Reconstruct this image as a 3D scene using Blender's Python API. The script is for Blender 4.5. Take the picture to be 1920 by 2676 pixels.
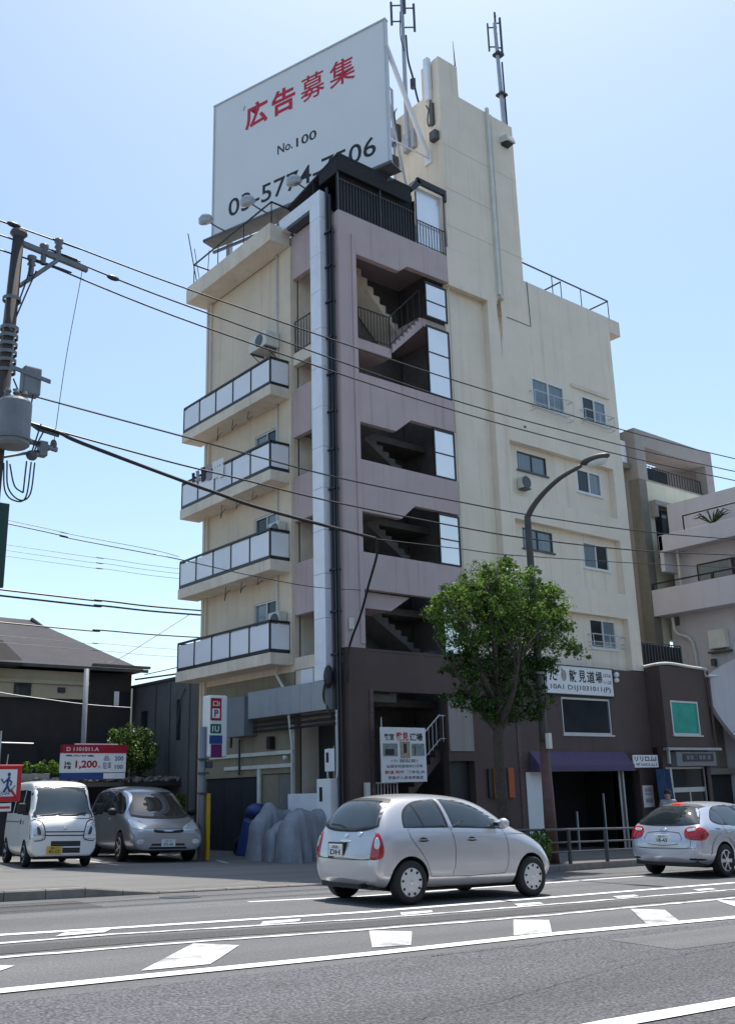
import bpy, bmesh, math, random
import numpy as np
from mathutils import Vector, Matrix
from mathutils.bvhtree import BVHTree
for o in list(bpy.data.objects): bpy.data.objects.remove(o)
S = bpy.context.scene
COL = S.collection
R_ = math.radians
random.seed(7)

# ------------------------------------------------------------------ camera, sky, sun, exposure
PIT, ROL, YAW = R_(15.729), R_(-1.541), R_(39.712)
fw = Vector((math.sin(YAW)*math.cos(PIT), math.cos(YAW)*math.cos(PIT), math.sin(PIT)))
rt = Vector((math.cos(YAW), -math.sin(YAW), 0)); up = rt.cross(fw)
r2 = rt*math.cos(ROL)+up*math.sin(ROL); u2 = up*math.cos(ROL)-rt*math.sin(ROL)
cd = bpy.data.cameras.new('camera'); cam = bpy.data.objects.new('camera', cd); COL.objects.link(cam)
cam.matrix_world = Matrix(((r2.x, u2.x, -fw.x, 0), (r2.y, u2.y, -fw.y, 0), (r2.z, u2.z, -fw.z, 1.23), (0, 0, 0, 1)))
cd.sensor_fit = 'VERTICAL'; cd.sensor_height = 36; cd.lens = 36*2567.13/2676
cd.clip_start = .05; cd.clip_end = 3000
S.camera = cam
SUN = Vector((.27, .225, 1)).normalized()            # towards the sun
W = bpy.data.worlds.new('World'); S.world = W; W.use_nodes = True
wn = W.node_tree.nodes; wl = W.node_tree.links
sky = wn.new('ShaderNodeTexSky'); sky.sky_type = 'NISHITA'; sky.sun_disc = False
sky.sun_elevation = math.asin(SUN.z); sky.sun_rotation = math.atan2(SUN.x, SUN.y)
sky.air_density = 1.0; sky.dust_density = 1.3; sky.ozone_density = .4; sky.altitude = 0
tn = wn.new('ShaderNodeMix'); tn.data_type = 'RGBA'; tn.blend_type = 'MULTIPLY'; tn.inputs[0].default_value = 1; tn.inputs[7].default_value = (.99, 1.045, 1.0, 1)
wl.new(sky.outputs[0], tn.inputs[6]); wl.new(tn.outputs[2], wn['Background'].inputs[0]); wn['Background'].inputs[1].default_value = .15
sd = bpy.data.lights.new('sun', 'SUN'); sd.energy = 4.5; sd.angle = R_(.53); sd.color = (1, .955, .89)
so = bpy.data.objects.new('sun', sd); COL.objects.link(so)
so.rotation_euler = SUN.to_track_quat('Z', 'Y').to_euler(); so.location = (30, 30, 60)
S.view_settings.view_transform = 'Standard'; S.view_settings.look = 'None'
S.view_settings.exposure = .45; S.view_settings.gamma = 1
try: S.view_settings.use_curve_mapping = False
except Exception: pass

# ------------------------------------------------------------------ materials
MATS = {}
def mat(name, col, rough=.6, metal=0., var=.12, scale=3., bump=0., bscale=60., spec=.5, coat=0., streak=0., trans=0., stretch=None, emit=0):
    m = bpy.data.materials.new(name); m.use_nodes = True; MATS[name] = m
    n = m.node_tree.nodes; l = m.node_tree.links; b = n['Principled BSDF']
    b.inputs['Roughness'].default_value = rough; b.inputs['Metallic'].default_value = metal
    b.inputs['Specular IOR Level'].default_value = spec; b.inputs['Coat Weight'].default_value = coat
    b.inputs['Coat Roughness'].default_value = .04
    b.inputs['Transmission Weight'].default_value = trans
    c = Vector(col[:3])
    if var <= 0 and not streak and not bump:
        b.inputs['Base Color'].default_value = (*c, 1)
    else:
        tc = n.new('ShaderNodeTexCoord'); geo = n.new('ShaderNodeNewGeometry')
        src = geo.outputs['Position']
        mp = n.new('ShaderNodeMapping'); l.new(src, mp.inputs[0])
        if stretch: mp.inputs['Scale'].default_value = stretch
        t = n.new('ShaderNodeTexNoise'); t.inputs['Scale'].default_value = scale; t.inputs['Detail'].default_value = 5; t.inputs['Roughness'].default_value = .62
        l.new(mp.outputs[0], t.inputs['Vector'])
        rp = n.new('ShaderNodeValToRGB'); l.new(t.outputs[0], rp.inputs[0])
        rp.color_ramp.elements[0].position = .3; rp.color_ramp.elements[1].position = .7
        rp.color_ramp.elements[0].color = (*[max(0, x*(1-var)) for x in c], 1); rp.color_ramp.elements[1].color = (*[min(1, x*(1+var*.8)) for x in c], 1)
        out = rp.outputs[0]
        if streak:
            m2 = n.new('ShaderNodeMapping'); m2.inputs['Scale'].default_value = (5.5, 5.5, .22); l.new(src, m2.inputs[0])
            t2 = n.new('ShaderNodeTexNoise'); t2.inputs['Scale'].default_value = 1.; t2.inputs['Detail'].default_value = 4; l.new(m2.outputs[0], t2.inputs['Vector'])
            r3 = n.new('ShaderNodeValToRGB'); l.new(t2.outputs[0], r3.inputs[0])
            r3.color_ramp.elements[0].position = .55; r3.color_ramp.elements[1].position = .8
            r3.color_ramp.elements[0].color = (1, 1, 1, 1); k = 1-streak; r3.color_ramp.elements[1].color = (k, k*.98, k*.95, 1)
            mx = n.new('ShaderNodeMix'); mx.data_type = 'RGBA'; mx.blend_type = 'MULTIPLY'; mx.inputs[0].default_value = 1
            l.new(out, mx.inputs[6]); l.new(r3.outputs[0], mx.inputs[7]); out = mx.outputs[2]
        l.new(out, b.inputs['Base Color'])
        if bump:
            t4 = n.new('ShaderNodeTexNoise'); t4.inputs['Scale'].default_value = bscale; t4.inputs['Detail'].default_value = 3
            l.new(src, t4.inputs['Vector'])
            bp = n.new('ShaderNodeBump'); bp.inputs['Strength'].default_value = bump; bp.inputs['Distance'].default_value = .02
            l.new(t4.outputs[0], bp.inputs['Height']); l.new(bp.outputs[0], b.inputs['Normal'])
    return m
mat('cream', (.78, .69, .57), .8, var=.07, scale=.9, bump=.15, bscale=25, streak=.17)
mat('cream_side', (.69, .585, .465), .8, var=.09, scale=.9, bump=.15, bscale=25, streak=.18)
mat('soffit', (.72, .63, .52), .85, var=.14, scale=1.4, streak=.2)
mat('purple', (.49, .385, .385), .75, var=.09, scale=.9, bump=.1, bscale=30, streak=.24)
mat('purple_smooth', (.48, .375, .38), .7, var=.06, scale=1.0, streak=.15)
mat('brown', (.094, .062, .056), .7, var=.14, scale=1.1, bump=.1, bscale=30, streak=.18)
mat('brown_tile', (.11, .065, .07), .5, var=.25, scale=9)
mat('dark_door', (.025, .026, .03), .45, var=.2)
mat('black', (.012, .012, .014), .45, var=.15)
mat('black_matte', (.02, .02, .022), .85, var=.2)
mat('shade_net', (.022, .022, .028), .9, var=.2, scale=8)
mat('frosted', (.80, .81, .87), .3, var=.05, scale=1.1, spec=.5)
mat('frosted_b', (.72, .735, .79), .25, var=.08, scale=1.3, spec=.5, streak=.1)
mat('frosted_c', (.84, .85, .9), .35, var=.05, scale=.9, spec=.5, streak=.08)
mat('frosted_bright', (.92, .90, .90), .25, metal=.45, var=.04, scale=.8)
mat('stair_dark', (.17, .16, .155), .85, var=.2)  # gloom inside the stairwell put into a dark colour
mat('cream_joint', (.60, .55, .42), .85, var=.1)
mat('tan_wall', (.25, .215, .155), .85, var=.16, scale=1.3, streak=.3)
mat('billboard', (.77, .78, .80), .5, var=.03, scale=.6)
mat('white', (.78, .79, .8), .5, var=.05)
mat('white_plain', (.8, .8, .8), .5, var=0)
mat('offwhite', (.62, .62, .57), .55, var=.1, streak=.1)
mat('red_ink', (.55, .012, .035), .5, var=0)
mat('black_ink', (.01, .01, .014), .5, var=0)
mat('grey_ink', (.16, .15, .22), .5, var=0)
mat('galv_dark', (.17, .175, .185), .5, metal=.3, var=.15, scale=6)
mat('galv', (.40, .415, .44), .45, metal=.55, var=.12, scale=6)
mat('duct', (.80, .81, .86), .45, metal=.15, var=.07, scale=2, streak=.14)
mat('steel_dark', (.09, .095, .10), .5, metal=.4, var=.2)
mat('pipe_black', (.02, .022, .028), .4, var=.2)
mat('concrete', (.34, .33, .31), .85, var=.15, bump=.2, streak=.15)
mat('pole_concrete', (.055, .047, .044), .85, var=.2, scale=5, bump=.2)  # concrete darkened, the pole's backlit side put into the colour
mat('glass_dark', (.025, .03, .036), .05, var=.2, scale=1.5, spec=.4)
mat('catwalk_grey', (.13, .135, .14), .55, metal=.3, var=.2)
mat('glass_curtain', (.17, .21, .235), .08, var=.22, scale=2.5, spec=.7, stretch=(6, 6, .3))
mat('glass_teal', (.012, .36, .28), .35, var=.25, scale=1.5, spec=.2)
mat('alu', (.55, .56, .57), .4, metal=.35, var=.06)
mat('alu_white', (.72, .73, .73), .45, var=.05)
mat('insulator', (.12, .12, .13), .3, var=.2)
mat('transformer', (.18, .19, .21), .5, var=.18, scale=4, streak=.2)
mat('grey_box', (.19, .205, .23), .5, var=.1)
mat('tan_box', (.42, .33, .2), .6, var=.2)
mat('tarp', (.24, .255, .29), .5, var=.15, scale=5, bump=.08, bscale=14)
mat('duct_shaded', (.34, .36, .39), .45, metal=.2, var=.08, scale=2, streak=.1)  # duct metal darkened, shade on the lower run put into the colour
mat('navy_door', (.018, .02, .03), .6, var=.2)
mat('tarp_blue', (.02, .05, .19), .5, var=.3, scale=5)
mat('awning', (.10, .068, .14), .8, var=.1, scale=3)
mat('orange', (.42, .10, .03), .6, var=.15)
mat('green_sign', (.008, .045, .035), .5, var=.1)
mat('lamp_red', (.13, .065, .055), .6, var=.2, scale=6)
mat('lamp_dark', (.06, .058, .055), .55, var=.2)
mat('lamp_glass', (.62, .64, .62), .25, var=.1)
mat('rust', (.42, .27, .15), .9, var=.4, scale=8)
mat('bark', (.062, .05, .04), .9, var=.35, scale=12, bump=.6, bscale=35)
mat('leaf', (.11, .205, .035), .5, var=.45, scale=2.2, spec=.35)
mat('leaf_pale', (.24, .36, .06), .5, var=.3, scale=3, spec=.35)
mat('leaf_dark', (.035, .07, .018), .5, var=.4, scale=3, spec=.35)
for nm in ('leaf', 'leaf_pale', 'leaf_dark'):
    nt = MATS[nm].node_tree; b = nt.nodes['Principled BSDF']; tl = nt.nodes.new('ShaderNodeBsdfTranslucent'); mx = nt.nodes.new('ShaderNodeMixShader'); mx.inputs[0].default_value = .38
    nt.links.new(b.inputs['Base Color'].links[0].from_socket, tl.inputs[0]); nt.links.new(b.outputs[0], mx.inputs[1]); nt.links.new(tl.outputs[0], mx.inputs[2]); nt.links.new(mx.outputs[0], nt.nodes['Material Output'].inputs[0])
mat('hull', (.030, .028, .030), .8, var=.25, scale=2, streak=.2)
mat('roof_grey', (.055, .054, .064), .9, var=.12, scale=2, streak=.1)
mat('cream_house', (.45, .41, .30), .8, var=.12)
mat('grey_wall', (.11, .112, .118), .85, var=.15, scale=1.4, streak=.25)
mat('grey_wall_pale', (.31, .285, .27), .85, var=.1, scale=1.2, streak=.25)
mat('lime_wall', (.56, .56, .44), .8, var=.08, scale=1, streak=.2)
mat('olive_wall', (.19, .18, .15), .85, var=.15, streak=.2)
mat('white_wall', (.57, .55, .585), .75, var=.06, scale=.9, streak=.08)
mat('blue_curtain', (.03, .06, .13), .8, var=.3, scale=4)
mat('stone', (.25, .23, .21), .9, var=.35, scale=7)
mat('kerb', (.22, .205, .185), .9, var=.22, scale=4, bump=.3)  # stone darkened, the shaded street face put into the colour
mat('yellow', (.55, .36, .02), .6, var=.15, scale=6)
mat('skin', (.45, .27, .2), .6, var=.05)
mat('cloth', (.35, .33, .36), .9, var=.3, scale=9)
mat('cloth_dark', (.05, .04, .06), .9, var=.3)
mat('sign_blue', (.02, .06, .22), .5, var=.08)
mat('sign_purple', (.14, .01, .12), .5, var=.1)
mat('sign_red', (.35, .01, .03), .45, var=.05)
mat('bright_red', (.50, .015, .02), .45, var=.05)
mat('sign_green', (.01, .12, .08), .5, var=.05)
mat('photo_grey', (.22, .27, .27), .5, var=.5, scale=14)
mat('photo_tan', (.38, .31, .23), .5, var=.4, scale=14)
# vehicles
mat('silver', (.54, .54, .565), .27, metal=.45, var=.02, coat=.6)
mat('silver_blue', (.52, .54, .61), .26, metal=.42, var=.02, coat=.6)
mat('silver_dark', (.36, .37, .40), .28, metal=.55, var=.02, coat=.6)
mat('van_white', (.76, .75, .73), .3, var=.02, coat=.5)
mat('tyre', (.014, .014, .015), .8, var=.25, scale=20)
mat('arch', (.008, .008, .009), .9, var=0)
mat('car_glass', (.018, .024, .03), .03, var=0, spec=.8)
mat('car_glass_blue', (.045, .06, .072), .04, var=.15, scale=2, spec=.8)
mat('rubber', (.012, .012, .013), .6, var=0)
mat('gap', (.05, .052, .055), .7, var=0)
mat('hub', (.60, .61, .62), .35, metal=.3, var=.04)
mat('tail_red', (.36, .006, .012), .12, var=.15, scale=18, coat=.8)
mat('brake_red', (.75, .03, .01), .3, var=0)
mat('lens', (.62, .64, .66), .1, var=.25, scale=30, coat=.9, metal=.3)
mat('chrome', (.7, .72, .74), .12, metal=.9, var=0)
mat('plate_white', (.74, .75, .74), .5, var=0)
mat('plate_yellow', (.62, .40, .05), .5, var=.08)
mat('plate_green', (.03, .2, .14), .5, var=0)

def asphalt(name, base, grain, coarse):
    m = mat(name, base, .88, var=.0)
    n = m.node_tree.nodes; l = m.node_tree.links; b = n['Principled BSDF']
    g = n.new('ShaderNodeNewGeometry')
    big = n.new('ShaderNodeTexNoise'); big.inputs['Scale'].default_value = .35; big.inputs['Detail'].default_value = 5
    mp = n.new('ShaderNodeMapping'); mp.inputs['Scale'].default_value = (.25, 1.3, 1); l.new(g.outputs[0], mp.inputs[0]); l.new(mp.outputs[0], big.inputs['Vector'])
    m5 = n.new('ShaderNodeMapping'); m5.inputs['Scale'].default_value = (.03, 1.1, 1); l.new(g.outputs[0], m5.inputs[0]); trk = n.new('ShaderNodeTexNoise'); trk.inputs['Scale'].default_value = 1.; trk.inputs['Detail'].default_value = 2; l.new(m5.outputs[0], trk.inputs['Vector'])
    fine = n.new('ShaderNodeTexVoronoi'); fine.inputs['Scale'].default_value = coarse; l.new(g.outputs[0], fine.inputs['Vector'])
    f2 = n.new('ShaderNodeTexNoise'); f2.inputs['Scale'].default_value = coarse*.8; f2.inputs['Detail'].default_value = 3; l.new(g.outputs[0], f2.inputs['Vector'])
    def mul(a, lo, hi, p0, p1):
        r = n.new('ShaderNodeValToRGB'); l.new(a, r.inputs[0]); e = r.color_ramp.elements
        e[0].position = p0; e[1].position = p1; e[0].color = (lo, lo, lo, 1); e[1].color = (hi, hi, hi, 1); return r.outputs[0]
    def mix(a, c):
        x = n.new('ShaderNodeMix'); x.data_type = 'RGBA'; x.blend_type = 'MULTIPLY'; x.inputs[0].default_value = 1; l.new(a, x.inputs[6]); l.new(c, x.inputs[7]); return x.outputs[2]
    rgb = n.new('ShaderNodeRGB'); rgb.outputs[0].default_value = (*base, 1)
    o = mix(rgb.outputs[0], mul(big.outputs[0], .86, 1.14, .3, .7))
    o = mix(o, mul(trk.outputs[0], .84, 1.1, .35, .65))
    o = mix(o, mul(f2.outputs[0], 1-grain, 1+grain, .32, .68))
    o = mix(o, mul(fine.outputs['Distance'], 1+grain*.8, 1-grain*.9, .1, .75))
    l.new(o, b.inputs['Base Color'])
    bp = n.new('ShaderNodeBump'); bp.inputs['Strength'].default_value = .55; bp.inputs['Distance'].default_value = .012
    l.new(fine.outputs['Distance'], bp.inputs['Height']); l.new(bp.outputs[0], b.inputs['Normal'])
    return m
asphalt('asphalt', (.126, .126, .129), .22, 60)
asphalt('asphalt_near', (.100, .098, .108), .5, 46)
asphalt('asphalt_patch', (.075, .073, .072), .3, 55)
asphalt('asphalt_lot', (.155, .15, .145), .2, 60)
def paint(name, wear, col=(.78, .78, .77), under=(.13, .13, .135), scale=9, stretch=(1, 1, 1)):
    m = mat(name, col, .65, var=0); n = m.node_tree.nodes; l = m.node_tree.links; b = n['Principled BSDF']
    g = n.new('ShaderNodeNewGeometry'); mp = n.new('ShaderNodeMapping'); mp.inputs['Scale'].default_value = stretch; l.new(g.outputs[0], mp.inputs[0])
    t = n.new('ShaderNodeTexNoise'); t.inputs['Scale'].default_value = scale; t.inputs['Detail'].default_value = 8; t.inputs['Roughness'].default_value = .75; l.new(mp.outputs[0], t.inputs['Vector'])
    r = n.new('ShaderNodeValToRGB'); e = r.color_ramp.elements; e[0].position = max(0, wear-.10); e[1].position = wear+.08; e[0].color = (*under, 1); e[1].color = (*col, 1)
    l.new(t.outputs[0], r.inputs[0]); l.new(r.outputs[0], b.inputs['Base Color']); return m
paint('paint', .30)
paint('paint_worn', .45, col=(.68, .68, .67), scale=6, stretch=(.7, 3, 1))
paint('paint_faded', .47, col=(.62, .62, .61), under=(.19, .19, .195), scale=1.6)

# ------------------------------------------------------------------ mesh helpers
OFF = {}
class MB:
    def __init__(s): s.v = []; s.f = []; s.m = []; s.mi = 0
    def add(s, vs, fs, mi=None):
        o = len(s.v); s.v += [tuple(p) for p in vs]; s.f += [tuple(i+o for i in f) for f in fs]; s.m += [s.mi if mi is None else mi]*len(fs); return s
    def hexa(s, p, mi=None): return s.add(p, [(0, 3, 2, 1), (4, 5, 6, 7), (0, 1, 5, 4), (1, 2, 6, 5), (2, 3, 7, 6), (3, 0, 4, 7)], mi)
    def box(s, x0, x1, y0, y1, z0, z1, mi=None):
        if x0 > x1: x0, x1 = x1, x0
        if y0 > y1: y0, y1 = y1, y0
        if z0 > z1: z0, z1 = z1, z0
        return s.hexa([(x0, y0, z0), (x1, y0, z0), (x1, y1, z0), (x0, y1, z0), (x0, y0, z1), (x1, y0, z1), (x1, y1, z1), (x0, y1, z1)], mi)
    def obox(s, c, U, V, N, a, b, d, mi=None):
        c, U, V, N = Vector(c), Vector(U), Vector(V), Vector(N)
        q = [(-a, -b, -d), (a, -b, -d), (a, b, -d), (-a, b, -d), (-a, -b, d), (a, -b, d), (a, b, d), (-a, b, d)]
        return s.hexa([c+U*x+V*y+N*z for x, y, z in q], mi)
    def prism(s, pts, ext, mi=None):
        n = len(pts); e = Vector(ext); a = [Vector(p) for p in pts]; b = [p+e for p in a]
        return s.add(a+b, [tuple(range(n))[::-1], tuple(range(n, 2*n))]+[(i, (i+1) % n, n+(i+1) % n, n+i) for i in range(n)], mi)
    def face(s, pts, mi=None): return s.add(pts, [tuple(range(len(pts)))], mi)
    def tube(s, pts, r, n=8, mi=None, r1=None):
        pts = [Vector(p) for p in pts]; k = len(pts); vs = []; fs = []; pu = None
        for i, p in enumerate(pts):
            d = (pts[min(i+1, k-1)]-pts[max(i-1, 0)]).normalized()
            if pu is None: pu = d.orthogonal().normalized()
            u = (pu-d*pu.dot(d)); u = u.normalized() if u.length > 1e-6 else d.orthogonal().normalized(); pu = u; w = d.cross(u)
            rr = r if not isinstance(r, (list, tuple)) else r[i]
            if r1 is not None: rr = r+(r1-r)*i/(k-1)
            vs += [p+(u*math.cos(6.28318*j/n)+w*math.sin(6.28318*j/n))*rr for j in range(n)]
        for i in range(k-1):
            fs += [(i*n+j, i*n+(j+1) % n, (i+1)*n+(j+1) % n, (i+1)*n+j) for j in range(n)]
        fs += [tuple(range(n))[::-1], tuple(range((k-1)*n, k*n))]
        return s.add(vs, fs, mi)
    def lathe(s, prof, O, A, n=24, mi=None):
        O, A = Vector(O), Vector(A).normalized(); u = A.orthogonal().normalized(); w = A.cross(u); vs = []; fs = []
        for (r, h) in prof: vs += [O+A*h+(u*math.cos(6.28318*j/n)+w*math.sin(6.28318*j/n))*r for j in range(n)]
        for i in range(len(prof)-1): fs += [(i*n+j, i*n+(j+1) % n, (i+1)*n+(j+1) % n, (i+1)*n+j) for j in range(n)]
        return s.add(vs, fs, mi)
    def ell(s, c, r, n=10, m=7, mi=None, jit=0):
        vs = []; fs = []
        for i in range(m+1):
            t = math.pi*i/m
            for j in range(n):
                k = 1+random.uniform(-jit, jit)
                a = 6.28318*j/n; vs.append((c[0]+r[0]*k*math.sin(t)*math.cos(a), c[1]+r[1]*k*math.sin(t)*math.sin(a), c[2]-r[2]*k*math.cos(t)))
        for i in range(m): fs += [(i*n+j, i*n+(j+1) % n, (i+1)*n+(j+1) % n, (i+1)*n+j) for j in range(n)]
        return s.add(vs, fs, mi)
    def mesh(s, name, off=(0, 0, 0)):
        me = bpy.data.meshes.new(name); ox, oy, oz = off
        me.from_pydata([(x-ox, y-oy, z-oz) for x, y, z in s.v], [], s.f); me.update(); return me
def setm(o, mats):
    for k in (mats if isinstance(mats, (list, tuple)) else [mats]): o.data.materials.append(MATS[k] if isinstance(k, str) else k)
def tag(o, label=None, cat=None, group=None, kind=None):
    if label: o['label'] = label
    if cat: o['category'] = cat
    if group: o['group'] = group
    if kind: o['kind'] = kind
    return o
SPLIT = set('balcony base_moulding batten canopy_frame catwalk conduit door_hood downpipe eave edge_trim ground_floor_wall gutter joint_line landing link_block lower_cladding post shade_post shade_roof shop_base shop_interior shop_post shutter_case side_beam side_wall stair_front stair_side_band stair_tower stairwell_wall tower_pipe upper_wall wall window_hood roof riser_pipe porch_roof rail photo bushing brace jumper_cable bracket cable'.split())
def islands(mb):
    p = list(range(len(mb.v)))
    def f(a):
        while p[a] != a: p[a] = p[p[a]]; a = p[a]
        return a
    for q in mb.f:
        for v in q[1:]:
            a, b = f(q[0]), f(v)
            if a != b: p[a] = b
    out = {}
    for q, m_ in zip(mb.f, mb.m): out.setdefault(f(q[0]), []).append((q, m_))
    res = []
    for fs in out.values():
        m = MB(); ids = sorted({v for q, _ in fs for v in q}); ix = {v: i for i, v in enumerate(ids)}
        m.v = [mb.v[v] for v in ids]; m.f = [tuple(ix[v] for v in q) for q, _ in fs]; m.m = [k for _, k in fs]; res.append(m)
    return res
def part(mb, name, mats, parent=None, smooth=False, bevel=0, local=False, fix=True):
    if parent and name in SPLIT:
        r = [part1(m, name, mats, parent, smooth, bevel, local, fix) for m in islands(mb)]; return r[0]
    return part1(mb, name, mats, parent, smooth, bevel, local, fix)
def part1(mb, name, mats, parent=None, smooth=False, bevel=0, local=False, fix=True):
    off = OFF.get(parent.name, Vector()) if (parent and not local) else Vector()
    me = mb.mesh(name, off)
    if len(set(mb.m)) > 1: me.polygons.foreach_set('material_index', mb.m)
    if fix:
        bm = bmesh.new(); bm.from_mesh(me); bmesh.ops.recalc_face_normals(bm, faces=bm.faces); bm.to_mesh(me); bm.free()
    o = bpy.data.objects.new(name, me); COL.objects.link(o); setm(o, mats)
    if smooth: me.polygons.foreach_set('use_smooth', [True]*len(me.polygons))
    if bevel:
        b = o.modifiers.new('bevel', 'BEVEL'); b.width = bevel; b.segments = 2; b.limit_method = 'ANGLE'; b.angle_limit = R_(40)
    if parent: o.parent = parent
    OFF[o.name] = off
    return o
def thing(mb, name, mats, label, cat, group=None, kind=None, **k):
    return tag(part(mb, name, mats, None, **k), label, cat, group, kind)
def root(name, label, cat, loc=(0, 0, 0), group=None, rot=None):
    o = bpy.data.objects.new(name, None); COL.objects.link(o); o.location = loc; o.empty_display_size = .2
    if rot is not None: o.matrix_world = rot
    OFF[o.name] = Vector(loc); return tag(o, label, cat, group)
def structure(mb, name, mats, parent=None, **k):
    o = part(mb, name, mats, parent, **k)
    if not parent: o['kind'] = 'structure'
    return o
def holed(mb, f, u0, u1, v0, v1, holes, d0, d1, mi=None):
    us = sorted({u0, u1, *[h[i] for h in holes for i in (0, 1) if u0 < h[i] < u1]}); vs = sorted({v0, v1, *[h[i] for h in holes for i in (2, 3) if v0 < h[i] < v1]})
    nu, nv = len(us)-1, len(vs)-1
    def solid(i, j):
        if not (0 <= i < nu and 0 <= j < nv): return False
        a, b = (us[i]+us[i+1])/2, (vs[j]+vs[j+1])/2
        return not any(h[0] < a < h[1] and h[2] < b < h[3] for h in holes)
    idx = {}; V = []; Fc = []
    def vid(i, j, k):
        key = (i, j, k)
        if key not in idx: idx[key] = len(V); V.append(f(us[i], vs[j], (d0, d1)[k]))
        return idx[key]
    for i in range(nu):
        for j in range(nv):
            if not solid(i, j): continue
            for k in (0, 1): Fc.append((vid(i, j, k), vid(i+1, j, k), vid(i+1, j+1, k), vid(i, j+1, k)))
            for di, dj, a, b in ((-1, 0, (i, j), (i, j+1)), (1, 0, (i+1, j), (i+1, j+1)), (0, -1, (i, j), (i+1, j)), (0, 1, (i, j+1), (i+1, j+1))):
                if not solid(i+di, j+dj): Fc.append((vid(*a, 0), vid(*b, 0), vid(*b, 1), vid(*a, 1)))
    return mb.add(V, Fc, mi)
# lettering: all strings are turned into meshes once
TXT = {}
def text_mesh(s, bold=0.):
    key = (s, bold)
    if key in TXT: return TXT[key]
    cu = bpy.data.curves.new('lettering', 'FONT'); cu.body = s; cu.size = 1; cu.offset = bold; cu.resolution_u = 3
    o = bpy.data.objects.new('lettering', cu)
    vl = bpy.context.view_layer; COL.objects.link(o); vl.update()
    me = bpy.data.meshes.new_from_object(o.evaluated_get(bpy.context.evaluated_depsgraph_get()))
    v = np.array([p.co[:2] for p in me.vertices]) if len(me.vertices) else np.zeros((0, 2)); f = [tuple(p.vertices) for p in me.polygons]
    bpy.data.objects.remove(o); bpy.data.curves.remove(cu); bpy.data.meshes.remove(me)
    TXT[key] = (v, f); return v, f
def lettering(mb, s, O, U, V, h, w=None, bold=.0, d=.004, mi=None, slant=0):
    """s set in a box: lower left O, height h, width w"""
    v, f = text_mesh(s, bold)
    if not len(v): return mb
    a, b = v.min(0), v.max(0); sz = b-a; sy = h/sz[1]; sx = (w/sz[0]) if w else sy
    O, U, V = Vector(O), Vector(U).normalized(), Vector(V).normalized(); N = U.cross(V)
    return mb.add([O+U*(float(p[0]-a[0])*sx+slant*float(p[1]-a[1])*sy)+V*float(p[1]-a[1])*sy+N*d for p in v], f, mi)
TE, TA = math.tan(R_(-2.034)), R_(-2.042)
def gz(x, y):
    x = max(-70, min(70, x)); y = max(-60, min(60, y)); return TE*(x*math.cos(TA)+y*math.sin(TA))
def window(parent, f, u0, u1, v0, v1, d, panes=('glass_dark', 'glass_curtain'), frame='alu', ft=.05, name='window', sill=True, mids=None):
    mb = MB(); n = len(panes); holes = []; us = mids or [u0+(u1-u0)*i/n for i in range(n+1)]
    for i in range(n): holes.append((us[i]+(ft if i == 0 else ft*.45), us[i+1]-(ft if i == n-1 else ft*.45), v0+ft, v1-ft))
    holed(mb, f, u0, u1, v0, v1, holes, d-.03, d+.04)
    if sill:
        p = [f(u0-.06, v0-.05, d-.09), f(u1+.06, v0-.05, d-.09), f(u1+.06, v0-.05, d+.03), f(u0-.06, v0-.05, d+.03), f(u0-.06, v0-.002, d-.09), f(u1+.06, v0-.002, d-.09), f(u1+.06, v0-.002, d+.03), f(u0-.06, v0-.002, d+.03)]
        mb.hexa(p)
    fr = part(mb, name, frame, parent)
    for i, pm in enumerate(panes):
        b = MB(); h = holes[i]; e = .01; dd = d+.012+.012*(i % 2)
        b.hexa([f(h[0]-e, h[2]-e, dd), f(h[1]+e, h[2]-e, dd), f(h[1]+e, h[3]+e, dd), f(h[0]-e, h[3]+e, dd), f(h[0]-e, h[2]-e, dd+.008), f(h[1]+e, h[2]-e, dd+.008), f(h[1]+e, h[3]+e, dd+.008), f(h[0]-e, h[3]+e, dd+.008)])
        part(b, 'pane', pm, fr)
    return fr
def leaves(clumps, n, size, seed=1, thin=1.0, flat=.0):
    """leaf-shaped quads spread through ellipsoid clumps (cx,cy,cz,rx,ry,rz,weight)"""
    rg = np.random.default_rng(seed); tot = sum(c[6] for c in clumps); P = []
    for c in clumps:
        k = int(n*c[6]/tot); d = rg.normal(size=(k, 3)); d /= np.linalg.norm(d, axis=1)[:, None]
        r = rg.uniform(0, 1, k)**.45; sub = rg.normal(size=(max(6, k//45), 3)); sub /= np.linalg.norm(sub, axis=1)[:, None]
        sub *= rg.uniform(.35, 1.02, (len(sub), 1)); pick = rg.integers(0, len(sub), k)
        q = np.where(rg.uniform(size=(k, 1)) < .8, sub[pick]+d*r[:, None]*.24, d*r[:, None])
        P.append(q*np.array(c[3:6])+np.array(c[:3]))
    P = np.concatenate(P); k = len(P)
    a = rg.normal(size=(k, 3)); a /= np.linalg.norm(a, axis=1)[:, None]; b = rg.normal(size=(k, 3)); b[:, 2] += flat; b = np.cross(a, b); b /= np.linalg.norm(b, axis=1)[:, None]
    s = size*rg.uniform(.6, 1.3, (k, 1)); nrm = np.cross(a, b)
    V = np.stack([P-a*s, P+b*s*.42+nrm*s*.12, P+a*s, P-b*s*.42+nrm*s*.12], 1).reshape(-1, 3)
    return V, k
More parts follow.
